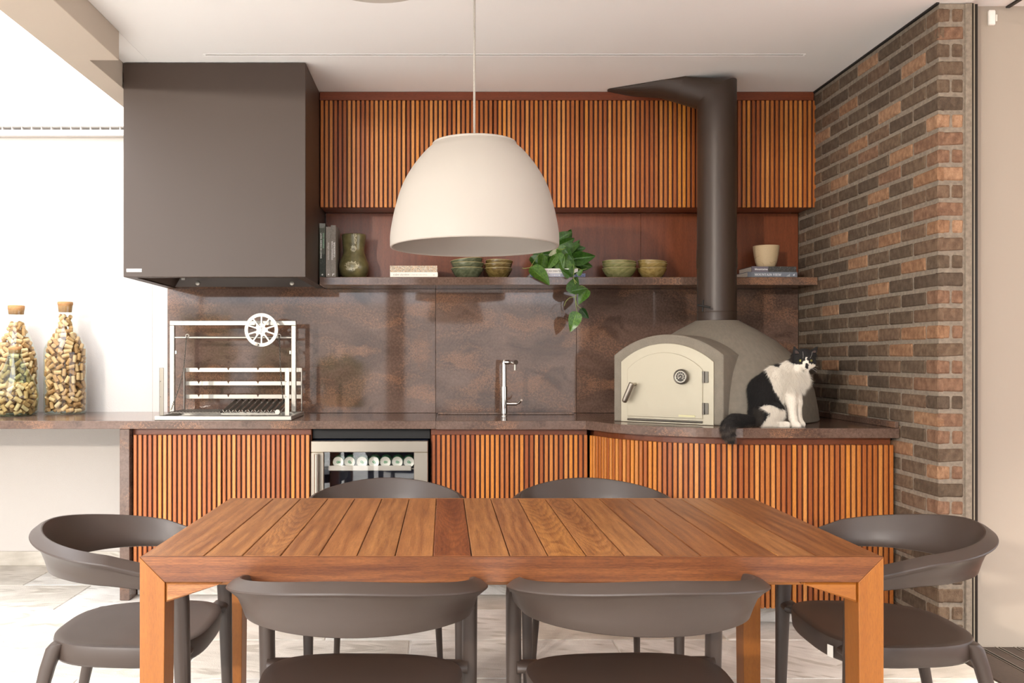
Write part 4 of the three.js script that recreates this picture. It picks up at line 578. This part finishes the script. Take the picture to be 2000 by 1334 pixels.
  const S = [[[0.02, 0.10, 0.02], [0.06, 0.07, 0.08], [0.08, 0.0, 0.13], [0.075, -0.06, 0.152], [0.095, -0.12, 0.155], [0.085, -0.18, 0.155], [0.092, -0.245, 0.158]], [[0.075, -0.06, 0.152], [0.10, -0.1, 0.155], [0.085, -0.15, 0.158], [0.095, -0.21, 0.157], [0.118, -0.228, 0.155]], [[0.085, -0.115, 0.156], [0.12, -0.1, 0.152], [0.155, -0.12, 0.15]], [[0.09, -0.16, 0.158], [0.05, -0.17, 0.16], [0.03, -0.19, 0.162], [0.02, -0.215, 0.162]], [[0.0, 0.1, 0.02], [-0.03, 0.12, 0.06], [0.02, 0.11, 0.1], [0.04, 0.12, 0.085]], [[-0.02, 0.1, 0.02], [-0.1, 0.09, 0.05], [-0.165, 0.005, 0.12]], [[0.06, 0.06, 0.06], [0.09, 0.01, 0.1], [0.13, -0.005, 0.1], [0.155, 0.0, 0.1]], [[0.08, 0.05, 0.05], [0.15, 0.045, 0.06], [0.18, 0.055, 0.06]], [[-0.165, 0.005, 0.12], [-0.2, 0.0, 0.12], [-0.21, 0.003, 0.12]]];
  S.forEach((p, i) => part('stem', tube(p, 0.0017, 24, 6), stem, t));
}

// ---------------------------------------------------------------- pendant lamps: one over the table, its twin behind the camera
{
  const k = 3.8 / 1800, prof = [[164.5, 0], [164.3, 20], [161.5, 41], [153.5, 78], [141.7, 115], [122, 151], [95.5, 184], [84, 194]].map(([r, y]) => [r * k, y * k]);
  const curve = new THREE.CatmullRomCurve3(prof.map(([r, y]) => V(r, y, 0)), false, 'centripetal').getPoints(40).map((p) => [p.x, p.y]), th = 0.011;
  const outer = curve, inner = curve.map(([r, y]) => [Math.max(r - th, 0.001), Math.max(y - 0.004, 0.004)]);
  const lip = [...Array(7)].map((_, i) => { const a = -Math.PI * i / 6; return [outer[0][0] - th / 2 + th / 2 * Math.cos(a), -0.0005 + th / 2 * Math.sin(a)]; });
  const shade = lathe([[0.001, 194 * k + 0.012], [0.16, 194 * k + 0.011], [0.174, 194 * k + 0.006], ...outer.slice().reverse(), ...lip, ...inner.slice(1), [0.001, 194 * k - 0.004]], 96);
  const cordTex = tex(32, 64, (u, v) => { const d = (u * 6 + v * 1) % 1, e = (v * 6 - u * 6 + 12) % 1, a = (u * 6 + v * 6) % 1; return (e < 0.42 && a < 0.5) || (a > 0.5 && e > 0.75) ? [60, 54, 48] : [206, 198, 186]; }, true, [1, 1]);
  cordTex.wrapS = cordTex.wrapT = THREE.RepeatWrapping; cordTex.repeat.set(1, 90);
  const rimY = 1.7166, t = thing('pendant_lamp', 'large white dome pendant lamp hanging over the wooden table', 'pendant lamp', [0.1256, rimY, -3.8]);
  part('shade', shade, pendantMat, t);
  part('top_ring', new THREE.TorusGeometry(0.1655, 0.0085, 12, 80).rotateX(Math.PI / 2), pendantMat, t, [0, 194 * k + 0.008, 0]);
  part('cord', rod([0, 194 * k + 0.008, 0], [0, CEIL - rimY - 0.012, 0], 0.0048, 10), std({ map: cordTex, roughness: 0.8 }), t);
  part('ceiling_rose', lathe([[0.001, -0.014], [0.025, -0.013], [0.03, 0]], 32), pendantMat, t, [0, CEIL - rimY, 0]);
  part('socket', lathe([[0.001, 0.30], [0.02, 0.30], [0.022, 0.405], [0.001, 0.405]], 20), pendantMat, t);
  const c = copyOf(t, 'pendant_lamp', 'second white dome pendant lamp, seen only as a reflection in the splashback', undefined, [0.14, rimY, 0.5]);
}

// ---------------------------------------------------------------- dining table
{
  const t = thing('dining_table', 'long slatted hardwood dining table with heavy mitred legs', 'table'), x0 = -0.770, x1 = 1.113, z0 = -2.332, z1 = -3.323, T = 0.75;
  const pw = (0.948 + 0.612) / 16, tone = [0, 1, 2, 4, 0, 4, 7, 0, 2, 3, 1, 0, 5, 6, 5, 0], figured = [1, 3, 7];
  for (let i = 0; i < 16; i++) { const a = -0.612 + i * pw; part('plank', cbox(pw - 0.0028, 0.021, z0 - z1 - 0.028, 0.0014, 'z', [figured.includes(tone[i]) ? rr(0.005, 0.035) : rr(0.3, 0.5), rr(0, 0.8)], [a + pw / 2, T - 0.0105, (z0 + z1) / 2]), tableMats[tone[i]], t); }
  part('end_board', span(x0 + 0.0005, -0.6134, T - 0.021, T, z1 + 0.014, z0 - 0.014, 0.0014, 'z', [0.1, 0.2]), tableMats[2], t); part('end_board', span(0.9494, x1 - 0.0005, T - 0.021, T, z1 + 0.014, z0 - 0.014, 0.0014, 'z', [0.4, 0.5]), tableMats[5], t);
  const A = 0.686, m = 0.0635;
  const apron = (z) => uvBox(extrude([[x0, T], [x0 + m, A], [x1 - m, A], [x1, T]].reverse(), 0.0135, 0.0012), 'x', [0.3, z]).translate(0, 0, z);
  part('apron', apron(z0 - 0.0135), plankMat(2, 0xa08a72), t); part('apron', apron(z1), tableMats[2], t);
  part('side_apron', span(x0 + 0.001, x0 + 0.03, A, T - 0.0215, z1 + 0.09, z0 - 0.09, 0.002, 'z'), tableMats[2], t); part('side_apron', span(x1 - 0.03, x1 - 0.001, A, T - 0.0215, z1 + 0.09, z0 - 0.09, 0.002, 'z'), tableMats[2], t);
  part('rail', span(x0 + 0.07, x1 - 0.07, 0.672, T - 0.0215, z0 - 0.075, z0 - 0.030, 0.002, 'x'), legWood, t); part('rail', span(x0 + 0.07, x1 - 0.07, 0.672, T - 0.0215, z1 + 0.030, z1 + 0.075, 0.002, 'x'), legWood, t);
  part('subframe', merged([-0.5, 0, 0.17, 0.5, 0.9].map((x) => span(x - 0.02, x + 0.02, 0.70, T - 0.0215, z1 + 0.08, z0 - 0.08, 0.002, 'z'))), backingMat, t);
  const leg = (s, z) => { // s = 1: left legs, -1: right legs
    const X = (v) => s > 0 ? x0 + v : x1 - v, p = [[0, 0.001], [0.057, 0.001], [0.0635, 0.62], [0.0635, A - 0.0008], [0, T - 0.0008]].map(([a, b]) => [X(a), b]);
    return uvBox(extrude(s > 0 ? p : p.reverse(), 0.084, 0.0015), 'y', [0.2 + s * 0.3, z]).translate(0, 0, z);
  };
  for (const s of [1, -1]) for (const [z, zz] of [[z0 - 0.084, 0], [z1, 1]]) part('leg', leg(s, z), legWood, t);
  const haunch = (s, z) => { const X = (v) => s > 0 ? x0 + v : x1 - v, p = [[0.064, A - 0.0008], [0.064, 0.633], [0.205, 0.680], [0.205, A - 0.0008]].map(([a, b]) => [X(a), b]); return uvBox(extrude(s > 0 ? p : p.reverse(), 0.075, 0.006, [], 1), 'x', [0.2, z]).translate(0, 0, z); };
  for (const s of [1, -1]) for (const z of [z0 - 0.078, z1 + 0.003]) part('corner_brace', haunch(s, z), s > 0 ? tableMats[2] : legWood, t);
}

// ---------------------------------------------------------------- chairs: one moulded plastic armchair and its copies
const chair0 = (() => {
  const c = thing('armchair', '', 'chair', [0, 0, 0], 0, 'moulded grey brown armchairs around the table');
  const HW = 0.272, Z1 = 0.20, ZB = -0.25, zc = 0.0;                      // plan of the band at its lower edge: straight arms, elliptic back
  const planAt = (t) => { // t in -1..1 from the front of the left arm round the back to the front of the right arm
    const arm = Z1 - zc, arc = 0.62 * 2 * (HW + (zc - ZB)) / 2 * 1.27, L = 2 * arm + arc, s = (t + 1) / 2 * L;
    if (s < arm) return [V(-HW, 0, Z1 - s), V(-1, 0, 0)];
    if (s > L - arm) return [V(HW, 0, zc + (s - L + arm)), V(1, 0, 0)];
    const a = Math.PI * (s - arm) / arc, p = V(-HW * Math.cos(a), 0, zc + ZB * Math.sin(a) - 0 * zc), n = V(-Math.cos(a) / HW, 0, Math.sin(a) / (ZB)).normalize(); return [p, n];
  };
  const rings = [], N = 72;
  for (let i = 0; i <= N; i++) {
    const t = -1 + 2 * i / N, [p, n] = planAt(t), e = Math.abs(t), back = 1 - sstep(0.15, 0.95, e);
    const top = lerp(0.657, 0.762, Math.pow(1 - clamp((Math.hypot(e, 0.14) - 0.14) / 0.87), 1.15)), bot = lerp(0.628, 0.602, sstep(0.2, 1.0, e)), fl = lerp(0.012, 0.050, 1 - sstep(0.25, 1.0, e)), H = top - bot, lipT = lerp(0.026, 0.023, back);
    const P = (o, y) => p.clone().addScaledVector(n, o).setY(y);
    rings.push([P(-0.009, bot + 0.004), P(0.000, bot), P(0.009, bot + 0.004), P(0.012 + fl * 0.12, bot + H * 0.28), P(0.012 + fl * 0.34, bot + H * 0.52), P(0.010 + fl * 0.72, top - 0.034), P(0.008 + fl, top - 0.0255), P(0.0095 + fl, top - 0.023), P(0.0095 + fl, top - 0.023), P(0.008 + fl, top - 0.0195), P(0.008 + fl, top - 0.0195), P(fl - lipT * 0.35, top - 0.007), P(fl - lipT, top - 0.0008), P(fl - lipT, top - 0.0008), P(fl - lipT - 0.004, top - 0.002), P(fl - lipT - 0.004, top - 0.002), P(fl - lipT - 0.008, top - 0.011), P(fl * 0.3 - lipT * 0.25 - 0.006, bot + H * 0.55), P(fl * 0.06 - 0.011, bot + H * 0.28)]);
  }
  const sq = (r, k, y) => { const c0 = r.reduce((s, q) => s.add(q), V(0, 0, 0)).divideScalar(r.length); return r.map((q) => { const d = q.clone().sub(c0).multiplyScalar(k).add(c0); d.z += y; return d; }); };
  rings.unshift(sq(rings[0], 0.45, 0.018), sq(rings[0], 0.8, 0.013)); const last = rings[rings.length - 1]; rings.push(sq(last, 0.8, 0.013), sq(last, 0.45, 0.018));
  part('backrest', loft(rings, true, 0), chairMat, c);
  const sup = (a, b, y, p = 3.0, n = 56) => [...Array(n)].map((_, i) => { const t = i / n * Math.PI * 2, cx = Math.cos(t), s = Math.sin(t); return V(a * Math.sign(cx) * Math.pow(Math.abs(cx), 2 / p), y, b * Math.sign(s) * Math.pow(Math.abs(s), 2 / p)); });
  const seatRing = (k, y) => sup(0.254 * k, 0.228 * k, y).map((v) => { v.x *= 1 + 0.10 * (v.z / 0.228); return v; });
  part('seat', loft([seatRing(0.90, 0.382), seatRing(0.965, 0.384), seatRing(0.985, 0.392), seatRing(1.0, 0.434), seatRing(0.99, 0.443), seatRing(0.95, 0.4455), seatRing(0.85, 0.442), seatRing(0.5, 0.434), seatRing(0.1, 0.432)], true, 0.9), chairMat, c);
  const oval = (x, y, z, a, b, turn = 0) => [...Array(16)].map((_, i) => { const t = i / 16 * Math.PI * 2, u = a * Math.sign(Math.cos(t)) * Math.pow(Math.abs(Math.cos(t)), 0.7), v = b * Math.sign(Math.sin(t)) * Math.pow(Math.abs(Math.sin(t)), 0.7); return V(x + u * Math.cos(turn) - v * Math.sin(turn), y, z + u * Math.sin(turn) + v * Math.cos(turn)); });
  for (const s of [-1, 1]) {
    part('leg', loft([oval(s * 0.272, 0.001, 0.212, 0.0145, 0.015), oval(s * 0.274, 0.2, 0.205, 0.0175, 0.018), oval(s * 0.275, 0.40, 0.20, 0.0205, 0.022), oval(s * 0.276, 0.57, 0.194, 0.0205, 0.026), oval(s * 0.278, 0.615, 0.184, 0.019, 0.034), oval(s * 0.279, 0.64, 0.176, 0.0165, 0.042), oval(s * 0.280, 0.652, 0.172, 0.011, 0.038)], true, 0.9), chairMat, c);
    part('leg', loft([oval(s * 0.215, 0.001, -0.285, 0.012, 0.013), oval(s * 0.205, 0.2, -0.245, 0.0145, 0.0165), oval(s * 0.19, 0.37, -0.205, 0.019, 0.021), oval(s * 0.185, 0.425, -0.185, 0.026, 0.024), oval(s * 0.18, 0.438, -0.175, 0.03, 0.022)], true, 0.9), chairMat, c);
    { const ring = (x, ry, rz) => [...Array(14)].map((_, i) => V(s * x, 0.424 + ry * Math.sin(i / 14 * Math.PI * 2), 0.185 + rz * Math.cos(i / 14 * Math.PI * 2))); part('seat_bracket', loft([ring(0.20, 0.006, 0.01), ring(0.212, 0.016, 0.032), ring(0.255, 0.016, 0.030), ring(0.270, 0.019, 0.024)], true, 0.9), chairMat, c); }
  }
  return c;
})();
{
  const ch = [
    ['grey brown armchair with its back to us, left of the near pair', -0.212, -2.305, Math.PI - 0.03],
    ['grey brown armchair with its back to us, right of the near pair', 0.475, -2.31, Math.PI + 0.06],
    ['grey brown armchair at the left end of the table', -0.932, -2.83, Math.PI / 2 + 0.02],
    ['dark armchair at the right end of the table with a small white sticker', 1.337, -2.83, -Math.PI / 2 - 0.02],
    ['armchair on the far side of the table in front of the drinks cooler', -0.222, -3.54, 0.03],
    ['armchair on the far side of the table in front of the curved cabinet', 0.58, -3.54, -0.02]];
  ch.forEach(([l, x, z, a], i) => { const k = i ? copyOf(chair0, 'armchair', l) : chair0; k.userData.label = l; k.position.set(x, 0, z); k.rotation.set(0, a, 0); if (i === 3) part('sticker', new THREE.BoxGeometry(0.022, 0.034, 0.0008), std({ color: 0xece6dc, roughness: 0.5 }), k, [0.1695, 0.407, 0.2165], 'small white sticker').rotation.y = 0.40; });
}

// ---------------------------------------------------------------- the cat
{
  const U = 0.0004033, c = thing('cat', 'fluffy black and white cat sitting on the corner of the worktop', 'cat', [1.545, 0.9325, -4.40]);
  // positions below: x to the right and y up in units of 0.4 mm from (600, 1060); w towards the terrace in metres
  const q = (zx, zy, w = 0) => V((zx - 600) * U - 0.39 * w, (1060 - zy) * U, w);
  const bones = [];
  const bone = (a, ra, b, rb) => bones.push([a, b, ra, rb]);
  bone(q(545, 890, -0.03), 0.062, q(560, 640, -0.03), 0.070); bone(q(560, 640, -0.03), 0.070, q(720, 500, -0.01), 0.064); bone(q(720, 500, -0.01), 0.064, q(880, 400, 0.01), 0.048);
  bone(q(620, 800, -0.02), 0.060, q(800, 560, 0.0), 0.058); bone(q(800, 560, 0.0), 0.055, q(900, 500, 0.02), 0.050); bone(q(880, 420, 0.01), 0.044, q(1000, 290, 0.025), 0.040); bone(q(900, 500, 0.02), 0.046, q(985, 500, 0.03), 0.034);
  bone(q(600, 930, 0.035), 0.046, q(700, 880, 0.045), 0.038); bone(q(700, 880, 0.045), 0.036, q(560, 1000, 0.05), 0.026); bone(q(545, 1025, 0.055), 0.0165, q(760, 1035, 0.075), 0.0135); bone(q(760, 1036, 0.075), 0.0145, q(835, 1032, 0.08), 0.0155);   // near haunch, shin and long hind foot
  bone(q(480, 940, -0.04), 0.045, q(560, 1000, -0.05), 0.03); bone(q(560, 1030, -0.05), 0.014, q(800, 1038, -0.03), 0.014);
  bone(q(850, 600, 0.03), 0.036, q(880, 760, 0.045), 0.024); bone(q(880, 760, 0.045), 0.0235, q(900, 950, 0.06), 0.0165); bone(q(905, 960, 0.06), 0.0165, q(925, 1025, 0.072), 0.0165); bone(q(925, 1030, 0.075), 0.0155, q(965, 1038, 0.092), 0.0145);
  bone(q(920, 620, 0.0), 0.034, q(950, 780, 0.012), 0.022); bone(q(950, 780, 0.012), 0.021, q(965, 970, 0.022), 0.0155); bone(q(967, 980, 0.024), 0.0155, q(1010, 1035, 0.045), 0.0145);
  // head: skull, cheeks, muzzle, chin, ears
  bone(q(1030, 255, 0.03), 0.0455, q(1050, 268, 0.042), 0.0425); bone(q(985, 320, 0.045), 0.022, q(1030, 335, 0.06), 0.020); bone(q(1120, 315, 0.055), 0.020, q(1085, 335, 0.065), 0.019); bone(q(1062, 300, 0.065), 0.018, q(1068, 345, 0.084), 0.0125); bone(q(1060, 365, 0.078), 0.013, q(1066, 385, 0.075), 0.010);
  const ears = [[q(945, 215, 0.028), q(918, 128, 0.030), 0.020, 0.004], [q(1128, 205, 0.022), q(1185, 128, 0.02), 0.019, 0.004]];
  for (const [a, b, r1, r2] of ears) bone(a, r1, b, r2);
  const sdf = (x, y, z) => { let d = 1; const k = 0.011; for (const [a, b, ra, rb] of bones) { const bx = b.x - a.x, by = b.y - a.y, bz = b.z - a.z, px = x - a.x, py = y - a.y, pz = z - a.z, h = clamp((px * bx + py * by + pz * bz) / (bx * bx + by * by + bz * bz)), e = Math.hypot(px - bx * h, py - by * h, pz - bz * h) - lerp(ra, rb, h); if (e > 0.05 && d < 0.05) continue; const t = Math.max(k - Math.abs(d - e), 0) / k; d = Math.min(d, e) - t * t * k * 0.25; }
    for (const [a, b] of ears) { const s = clamp(((x - a.x) * (b.x - a.x) + (y - a.y) * (b.y - a.y)) / ((b.x - a.x) ** 2 + (b.y - a.y) ** 2)), f = Math.hypot(x - lerp(a.x, b.x, s), y - lerp(a.y, b.y, s), (z - a.z - 0.016) * 0.9) - lerp(0.014, 0.002, s); if (s > 0.05) d = Math.max(d, -f); }
    return Math.max(d, -y); };
  const body = mesher((x, y, z) => sdf(x, y, z), [-0.12, -0.004, -0.13], [0.26, 0.40, 0.14], 0.0042);
  const head = null;
  const poly = (P, x, y) => { let s = false; for (let i = 0, j = P.length - 1; i < P.length; j = i++) if ((P[i][1] > y) !== (P[j][1] > y) && x < (P[j][0] - P[i][0]) * (y - P[i][1]) / (P[j][1] - P[i][1]) + P[i][0]) s = !s; return s; };
  const flank = [[300, 300], [530, 350], [580, 400], [640, 520], [680, 640], [740, 720], [800, 850], [740, 840], [640, 800], [540, 810], [520, 840], [640, 900], [600, 950], [560, 1010], [510, 1060], [300, 1100]];
  const nape = [[665, 345], [760, 262], [835, 215], [860, 245], [820, 255], [760, 320], [735, 365], [690, 350]];
  const mask = [[820, 260], [830, 150], [900, 60], [1200, 60], [1230, 320], [1168, 335], [1130, 322], [1100, 326], [1078, 296], [1058, 240], [1038, 296], [1014, 326], [950, 336], [880, 312], [845, 280]];
  const coat = (p) => { // p in local metres -> linear colour of the coat
    const n = 14 * N3(p.x * 60, p.y * 60, p.z * 60), zx = 600 + (p.x + 0.39 * p.z) / U + n, zy = 1060 - p.y / U + n * 0.6, white = [0.80, 0.74, 0.64], black = [0.012, 0.010, 0.009], brown = [0.045, 0.032, 0.024];
    const nose = Math.hypot(zx - 1066, (zy - 348) * 0.85) < 24 && p.z > 0.06; if (nose) return black;
    if (zy < 420 && poly(mask, zx, zy)) return zx < 900 && zy > 130 ? brown : black;
    if (p.z < -0.055 && zx < 700) return black;
    if (zx > 300 && poly(nape, zx, zy)) return black;
    if (poly(flank, zx, zy)) return zy > 840 && zx > 430 && zx < 560 ? [0.035, 0.027, 0.021] : black;
    return white; };
  const paint = (g, f) => { const p = g.attributes.position, a = new Float32Array(p.count * 3); for (let i = 0; i < p.count; i++) a.set(f(V(p.getX(i), p.getY(i), p.getZ(i))), i * 3); g.setAttribute('color', new THREE.BufferAttribute(a, 3)); return g; };
  const furMat = std({ vertexColors: true, roughness: 0.9, color: 0xffffff });
  const root = part('body', paint(body, coat), furMat, c);
  // tail: lies along the worktop and drops over its edge
  const tailPts = [q(470, 985, -0.03), q(380, 1000, 0.01), q(270, 1005, 0.05), q(190, 1015, 0.10), q(165, 1035, 0.15), q(165, 1090, 0.176), q(185, 1150, 0.182), q(215, 1200, 0.184)], tc = new THREE.CatmullRomCurve3(tailPts), tr = [], M = 30;
  for (let i = 0; i <= M; i++) { const u = i / M, p = tc.getPointAt(u), t = tc.getTangentAt(u), s1 = V(0, 1, 0).cross(t).normalize().multiplyScalar(1), s2 = t.clone().cross(s1).normalize(), r = 0.0265 * (0.75 + 0.45 * Math.sin(u * Math.PI * 0.9)) * (i === M ? 0.3 : i === M - 1 ? 0.75 : 1); const y0 = Math.max(p.y, u < 0.55 ? r + 0.001 : p.y); tr.push([...Array(14)].map((_, j) => { const a = j / 14 * Math.PI * 2; return p.clone().setY(y0).addScaledVector(s1, r * Math.cos(a)).addScaledVector(s2, r * Math.sin(a)); })); }
  const tail = mergeVertices((() => { const g = loft(tr, true, 3); g.deleteAttribute('uv'); return g; })()); const tailCoat = (p) => { const b = 0.5 + 0.5 * Math.sin((p.y * 1.0 - p.x * 0.35) * 190); const drop = p.y < 0.012; return drop ? [lerp(0.012, 0.075, b), lerp(0.010, 0.055, b), lerp(0.009, 0.042, b)] : [0.010, 0.008, 0.007]; };
  part('tail', paint(tail, tailCoat), furMat, c);
  // fur: fine tapering hairs following the lie of the coat
  const hair = (g, count, f, len) => { const p = g.attributes.position, nrm = g.attributes.normal, ix = g.index, pos = [], col = [], m = ix ? ix.count : p.count, gi = (i) => ix ? ix.getX(i) : i; const a = V(), b = V(), d = V(), na = V(); for (let k = 0; k < count; k++) { const i = Math.floor(rnd() * m / 3) * 3, i0 = gi(i), i1 = gi(i + 1), i2 = gi(i + 2); let u = rnd(), v = rnd(); if (u + v > 1) { u = 1 - u; v = 1 - v; } a.fromBufferAttribute(p, i0); b.fromBufferAttribute(p, i1); d.fromBufferAttribute(p, i2); const at = a.multiplyScalar(1 - u - v).addScaledVector(b, u).addScaledVector(d, v).clone(); na.fromBufferAttribute(nrm, i0); const L = len(at) * rr(0.6, 1.25); if (L <= 0) continue; const dir = na.clone().multiplyScalar(0.55).add(V(rr(-0.35, 0.35), -0.75 + rr(-0.3, 0.3), rr(-0.3, 0.3))).normalize(), side = dir.clone().cross(V(rr(-1, 1), rr(-1, 1), 1)).normalize().multiplyScalar(0.00036), tip = at.clone().addScaledVector(dir, L), w = f(at), tone = rr(0.85, 1.12); pos.push(...at.clone().add(side).toArray(), ...at.clone().sub(side).toArray(), ...tip.toArray()); for (let j = 0; j < 3; j++) col.push(w[0] * tone, w[1] * tone, w[2] * tone); } const h = new THREE.BufferGeometry(); h.setAttribute('position', new THREE.Float32BufferAttribute(pos, 3)); h.setAttribute('color', new THREE.Float32BufferAttribute(col, 3)); h.computeVertexNormals(); return h; };
  const lenAt = (p) => { const zx = 600 + (p.x + 0.39 * p.z) / U, zy = 1060 - p.y / U; if (p.y < 0.012) return 0.0035; if (zy > 640 && zx > 800) return 0.005; if (zy < 400 && zx > 920 && p.z > 0.03) return 0.004; if (zy < 200) return 0.004; if (zx > 760 && zy > 380 && zy < 720) return 0.034; return 0.021; };
  const fm = std({ vertexColors: true, roughness: 0.8, side: THREE.DoubleSide });
  const fur = part('fur', hair(body, 62000, coat, lenAt), fm, c); fur.userData.kind = 'stuff';
  const tf = part('tail_fur', hair(tail, 14000, tailCoat, () => 0.017), fm, c); tf.userData.kind = 'stuff';
  // face
  const eye = canvasTex(64, 64, (x) => { x.fillStyle = '#8a7f34'; x.fillRect(0, 0, 64, 64); x.fillStyle = '#6f7428'; x.beginPath(); x.arc(32, 32, 30, 0, 7); x.fill(); x.fillStyle = '#aaa04a'; x.beginPath(); x.arc(32, 32, 24, 0, 7); x.fill(); x.fillStyle = '#0a0806'; x.beginPath(); x.ellipse(32, 32, 8, 17, 0, 0, 7); x.fill(); });
  const em = phy({ map: eye, roughness: 0.08, clearcoat: 1 });
  const surf = (zx, zy, from = 0.13) => { const p = q(zx, zy, from); for (let i = 0; i < 300 && sdf(p.x, p.y, p.z) > 0; i++) { p.z -= 0.0005; p.x += 0.39 * 0.0005; } return p; };
  for (const [x, y] of [[997, 288], [1114, 288]]) { const p = surf(x, y); const g = new THREE.SphereGeometry(0.0072, 24, 16), uv = g.attributes.uv, pp = g.attributes.position; for (let i = 0; i < pp.count; i++) uv.setXY(i, 0.5 + pp.getX(i) / 0.0146, 0.5 + pp.getY(i) / 0.0146); part('eye', g, em, c, [p.x, p.y, p.z - 0.0046], 'yellow green eye'); }
  { const p = surf(1068, 340); part('nose', new THREE.SphereGeometry(0.0062, 16, 12).scale(1, 0.7, 0.7), std({ color: 0x1a1412, roughness: 0.4 }), c, [p.x, p.y, p.z - 0.001]); const m = surf(1064, 385); part('mouth', tube([[m.x - 0.008, m.y - 0.001, m.z - 0.001], [m.x, m.y + 0.0015, m.z + 0.001], [m.x + 0.008, m.y - 0.001, m.z - 0.001]], 0.0009, 10, 6), std({ color: 0x2a1c18, roughness: 0.7 }), c); }
  const wm = std({ color: 0xf4efe6, roughness: 0.4 });
  for (const [x, y, dx, dy] of [[1090, 360, 0.035, -0.012], [1092, 366, 0.032, -0.022], [1094, 352, 0.036, -0.002], [1046, 362, -0.034, -0.012], [1044, 368, -0.030, -0.022], [1020, 262, -0.004, 0.032], [1100, 262, 0.008, 0.032]]) { const p = surf(x, y); part('whisker', tube([[p.x, p.y, p.z], [p.x + dx * 0.5, p.y + dy * 0.4, p.z + 0.008], [p.x + dx, p.y + dy, p.z + 0.008]], 0.00026, 8, 4), wm, c); }
  for (const [a, b] of ears) { const g = loft([[V(a.x - 0.011, a.y + 0.004, a.z + 0.013), V(a.x + 0.011, a.y + 0.004, a.z + 0.013), V(a.x, a.y + 0.006, a.z + 0.008)], [V(lerp(a.x, b.x, 0.8) - 0.002, lerp(a.y, b.y, 0.8), b.z + 0.004), V(lerp(a.x, b.x, 0.8) + 0.002, lerp(a.y, b.y, 0.8), b.z + 0.004), V(lerp(a.x, b.x, 0.8), lerp(a.y, b.y, 0.8), b.z + 0.002)]], true, 1); part('inner_ear', g, std({ color: 0x4c3e3a, roughness: 0.9 }), c); }
}

// ---------------------------------------------------------------- outside the frame: garden floodlight, shrubs mirrored in the stone
{
  const [x, y, z] = FLOOD.pos, t = thing('garden_floodlight', 'garden floodlight on a pole beyond the terrace, outside the picture', 'lamp', [x, 0, z]);
  part('pole', rod([0, -0.1, 0.12], [0, y + 0.1, 0.12], 0.03, 16), flueMat, t);
  const aim = V(...FLOOD.aim), dir = aim.clone().sub(V(x, y, z)).normalize();
  const head = part('housing', cbox(0.34, 0.26, 0.10, 0.01, 'y', [0, 0], [0, 0, -0.07]), flueMat, t, [0, y, 0]); head.lookAt(aim);
  const face = part('lamp_face', cbox(0.26, 0.18, 0.01, 0.002), std({ color: 0xffffff, emissive: 0xfff0dc, emissiveIntensity: 12 }), t, [0, y, 0]); face.lookAt(aim);
  const s = new THREE.SpotLight(0xfff4e6, FLOOD.power, 0, 0.62, 0.35, 2); s.position.set(x, y, z).addScaledVector(dir, 0.03); s.target.position.copy(aim); s.castShadow = true; s.shadow.radius = 5; scene.add(s, s.target);
  const leaf = std({ color: 0x4c6a34, roughness: 0.7, side: THREE.DoubleSide }), blade = new THREE.PlaneGeometry(0.07, 0.34, 1, 3).translate(0, 0.17, 0);
  const shrub = (label, px, pz, h, n) => { const g = thing('garden_shrub', label, 'shrub', [px, 0, pz]), L = []; for (let i = 0; i < n; i++) { const k = blade.clone(); k.rotateX(rr(0.2, 1.2)); k.rotateY(rr(0, 6.3)); k.translate(rr(-0.4, 0.4) * 0.9, rr(0.3, 1) * h - 0.15, rr(-0.4, 0.4)); L.push(k); } part('foliage', merged(L), leaf, g).userData.kind = 'stuff'; part('trunk', rod([0, -0.1, 0], [0, h * 0.8, 0], 0.04), flueMat, g); };
  shrub('tall leafy shrub mirrored behind the grill frame', -4.3, 6.0, 2.0, 320); shrub('lower leafy shrub mirrored between the grill bars', -3.1, 6.2, 1.5, 260); shrub('broad leafy shrub mirrored left of the tap', -1.9, 6.3, 1.2, 240);
}
{ // downlights of the room beyond the sliding door
  const t = thing('recessed_downlight', 'recessed ceiling downlight of the inner room nearest the beige wall, outside the picture', 'downlight', [3.6, CEIL + 0.0195, -2.7], 0, 'downlights of the inner room');
  part('trim', lathe([[0.045, 0], [0.06, -0.002], [0.062, 0]], 32), ceilWhite, t); part('lamp_disc', lathe([[0.001, -0.001], [0.044, -0.001]], 32), std({ color: 0xffffff, emissive: 0xffe6c8, emissiveIntensity: 6 }), t);
  const t2 = copyOf(t, 'recessed_downlight', 'recessed ceiling downlight further into the inner room, outside the picture', undefined, [3.6, CEIL + 0.0195, -0.9]);
  for (const z of [-2.7, -0.9]) { const s = new THREE.SpotLight(0xfff4e8, 62, 0, 0.75, 0.6, 2); s.position.set(3.6, CEIL + 0.012, z); s.target.position.set(3.5, 0, z); s.castShadow = true; s.shadow.radius = 2; scene.add(s, s.target); }
}
scene.traverse((o) => { if (o.isMesh) o.castShadow = o.receiveShadow = true; });
renderer.render(scene, camera);
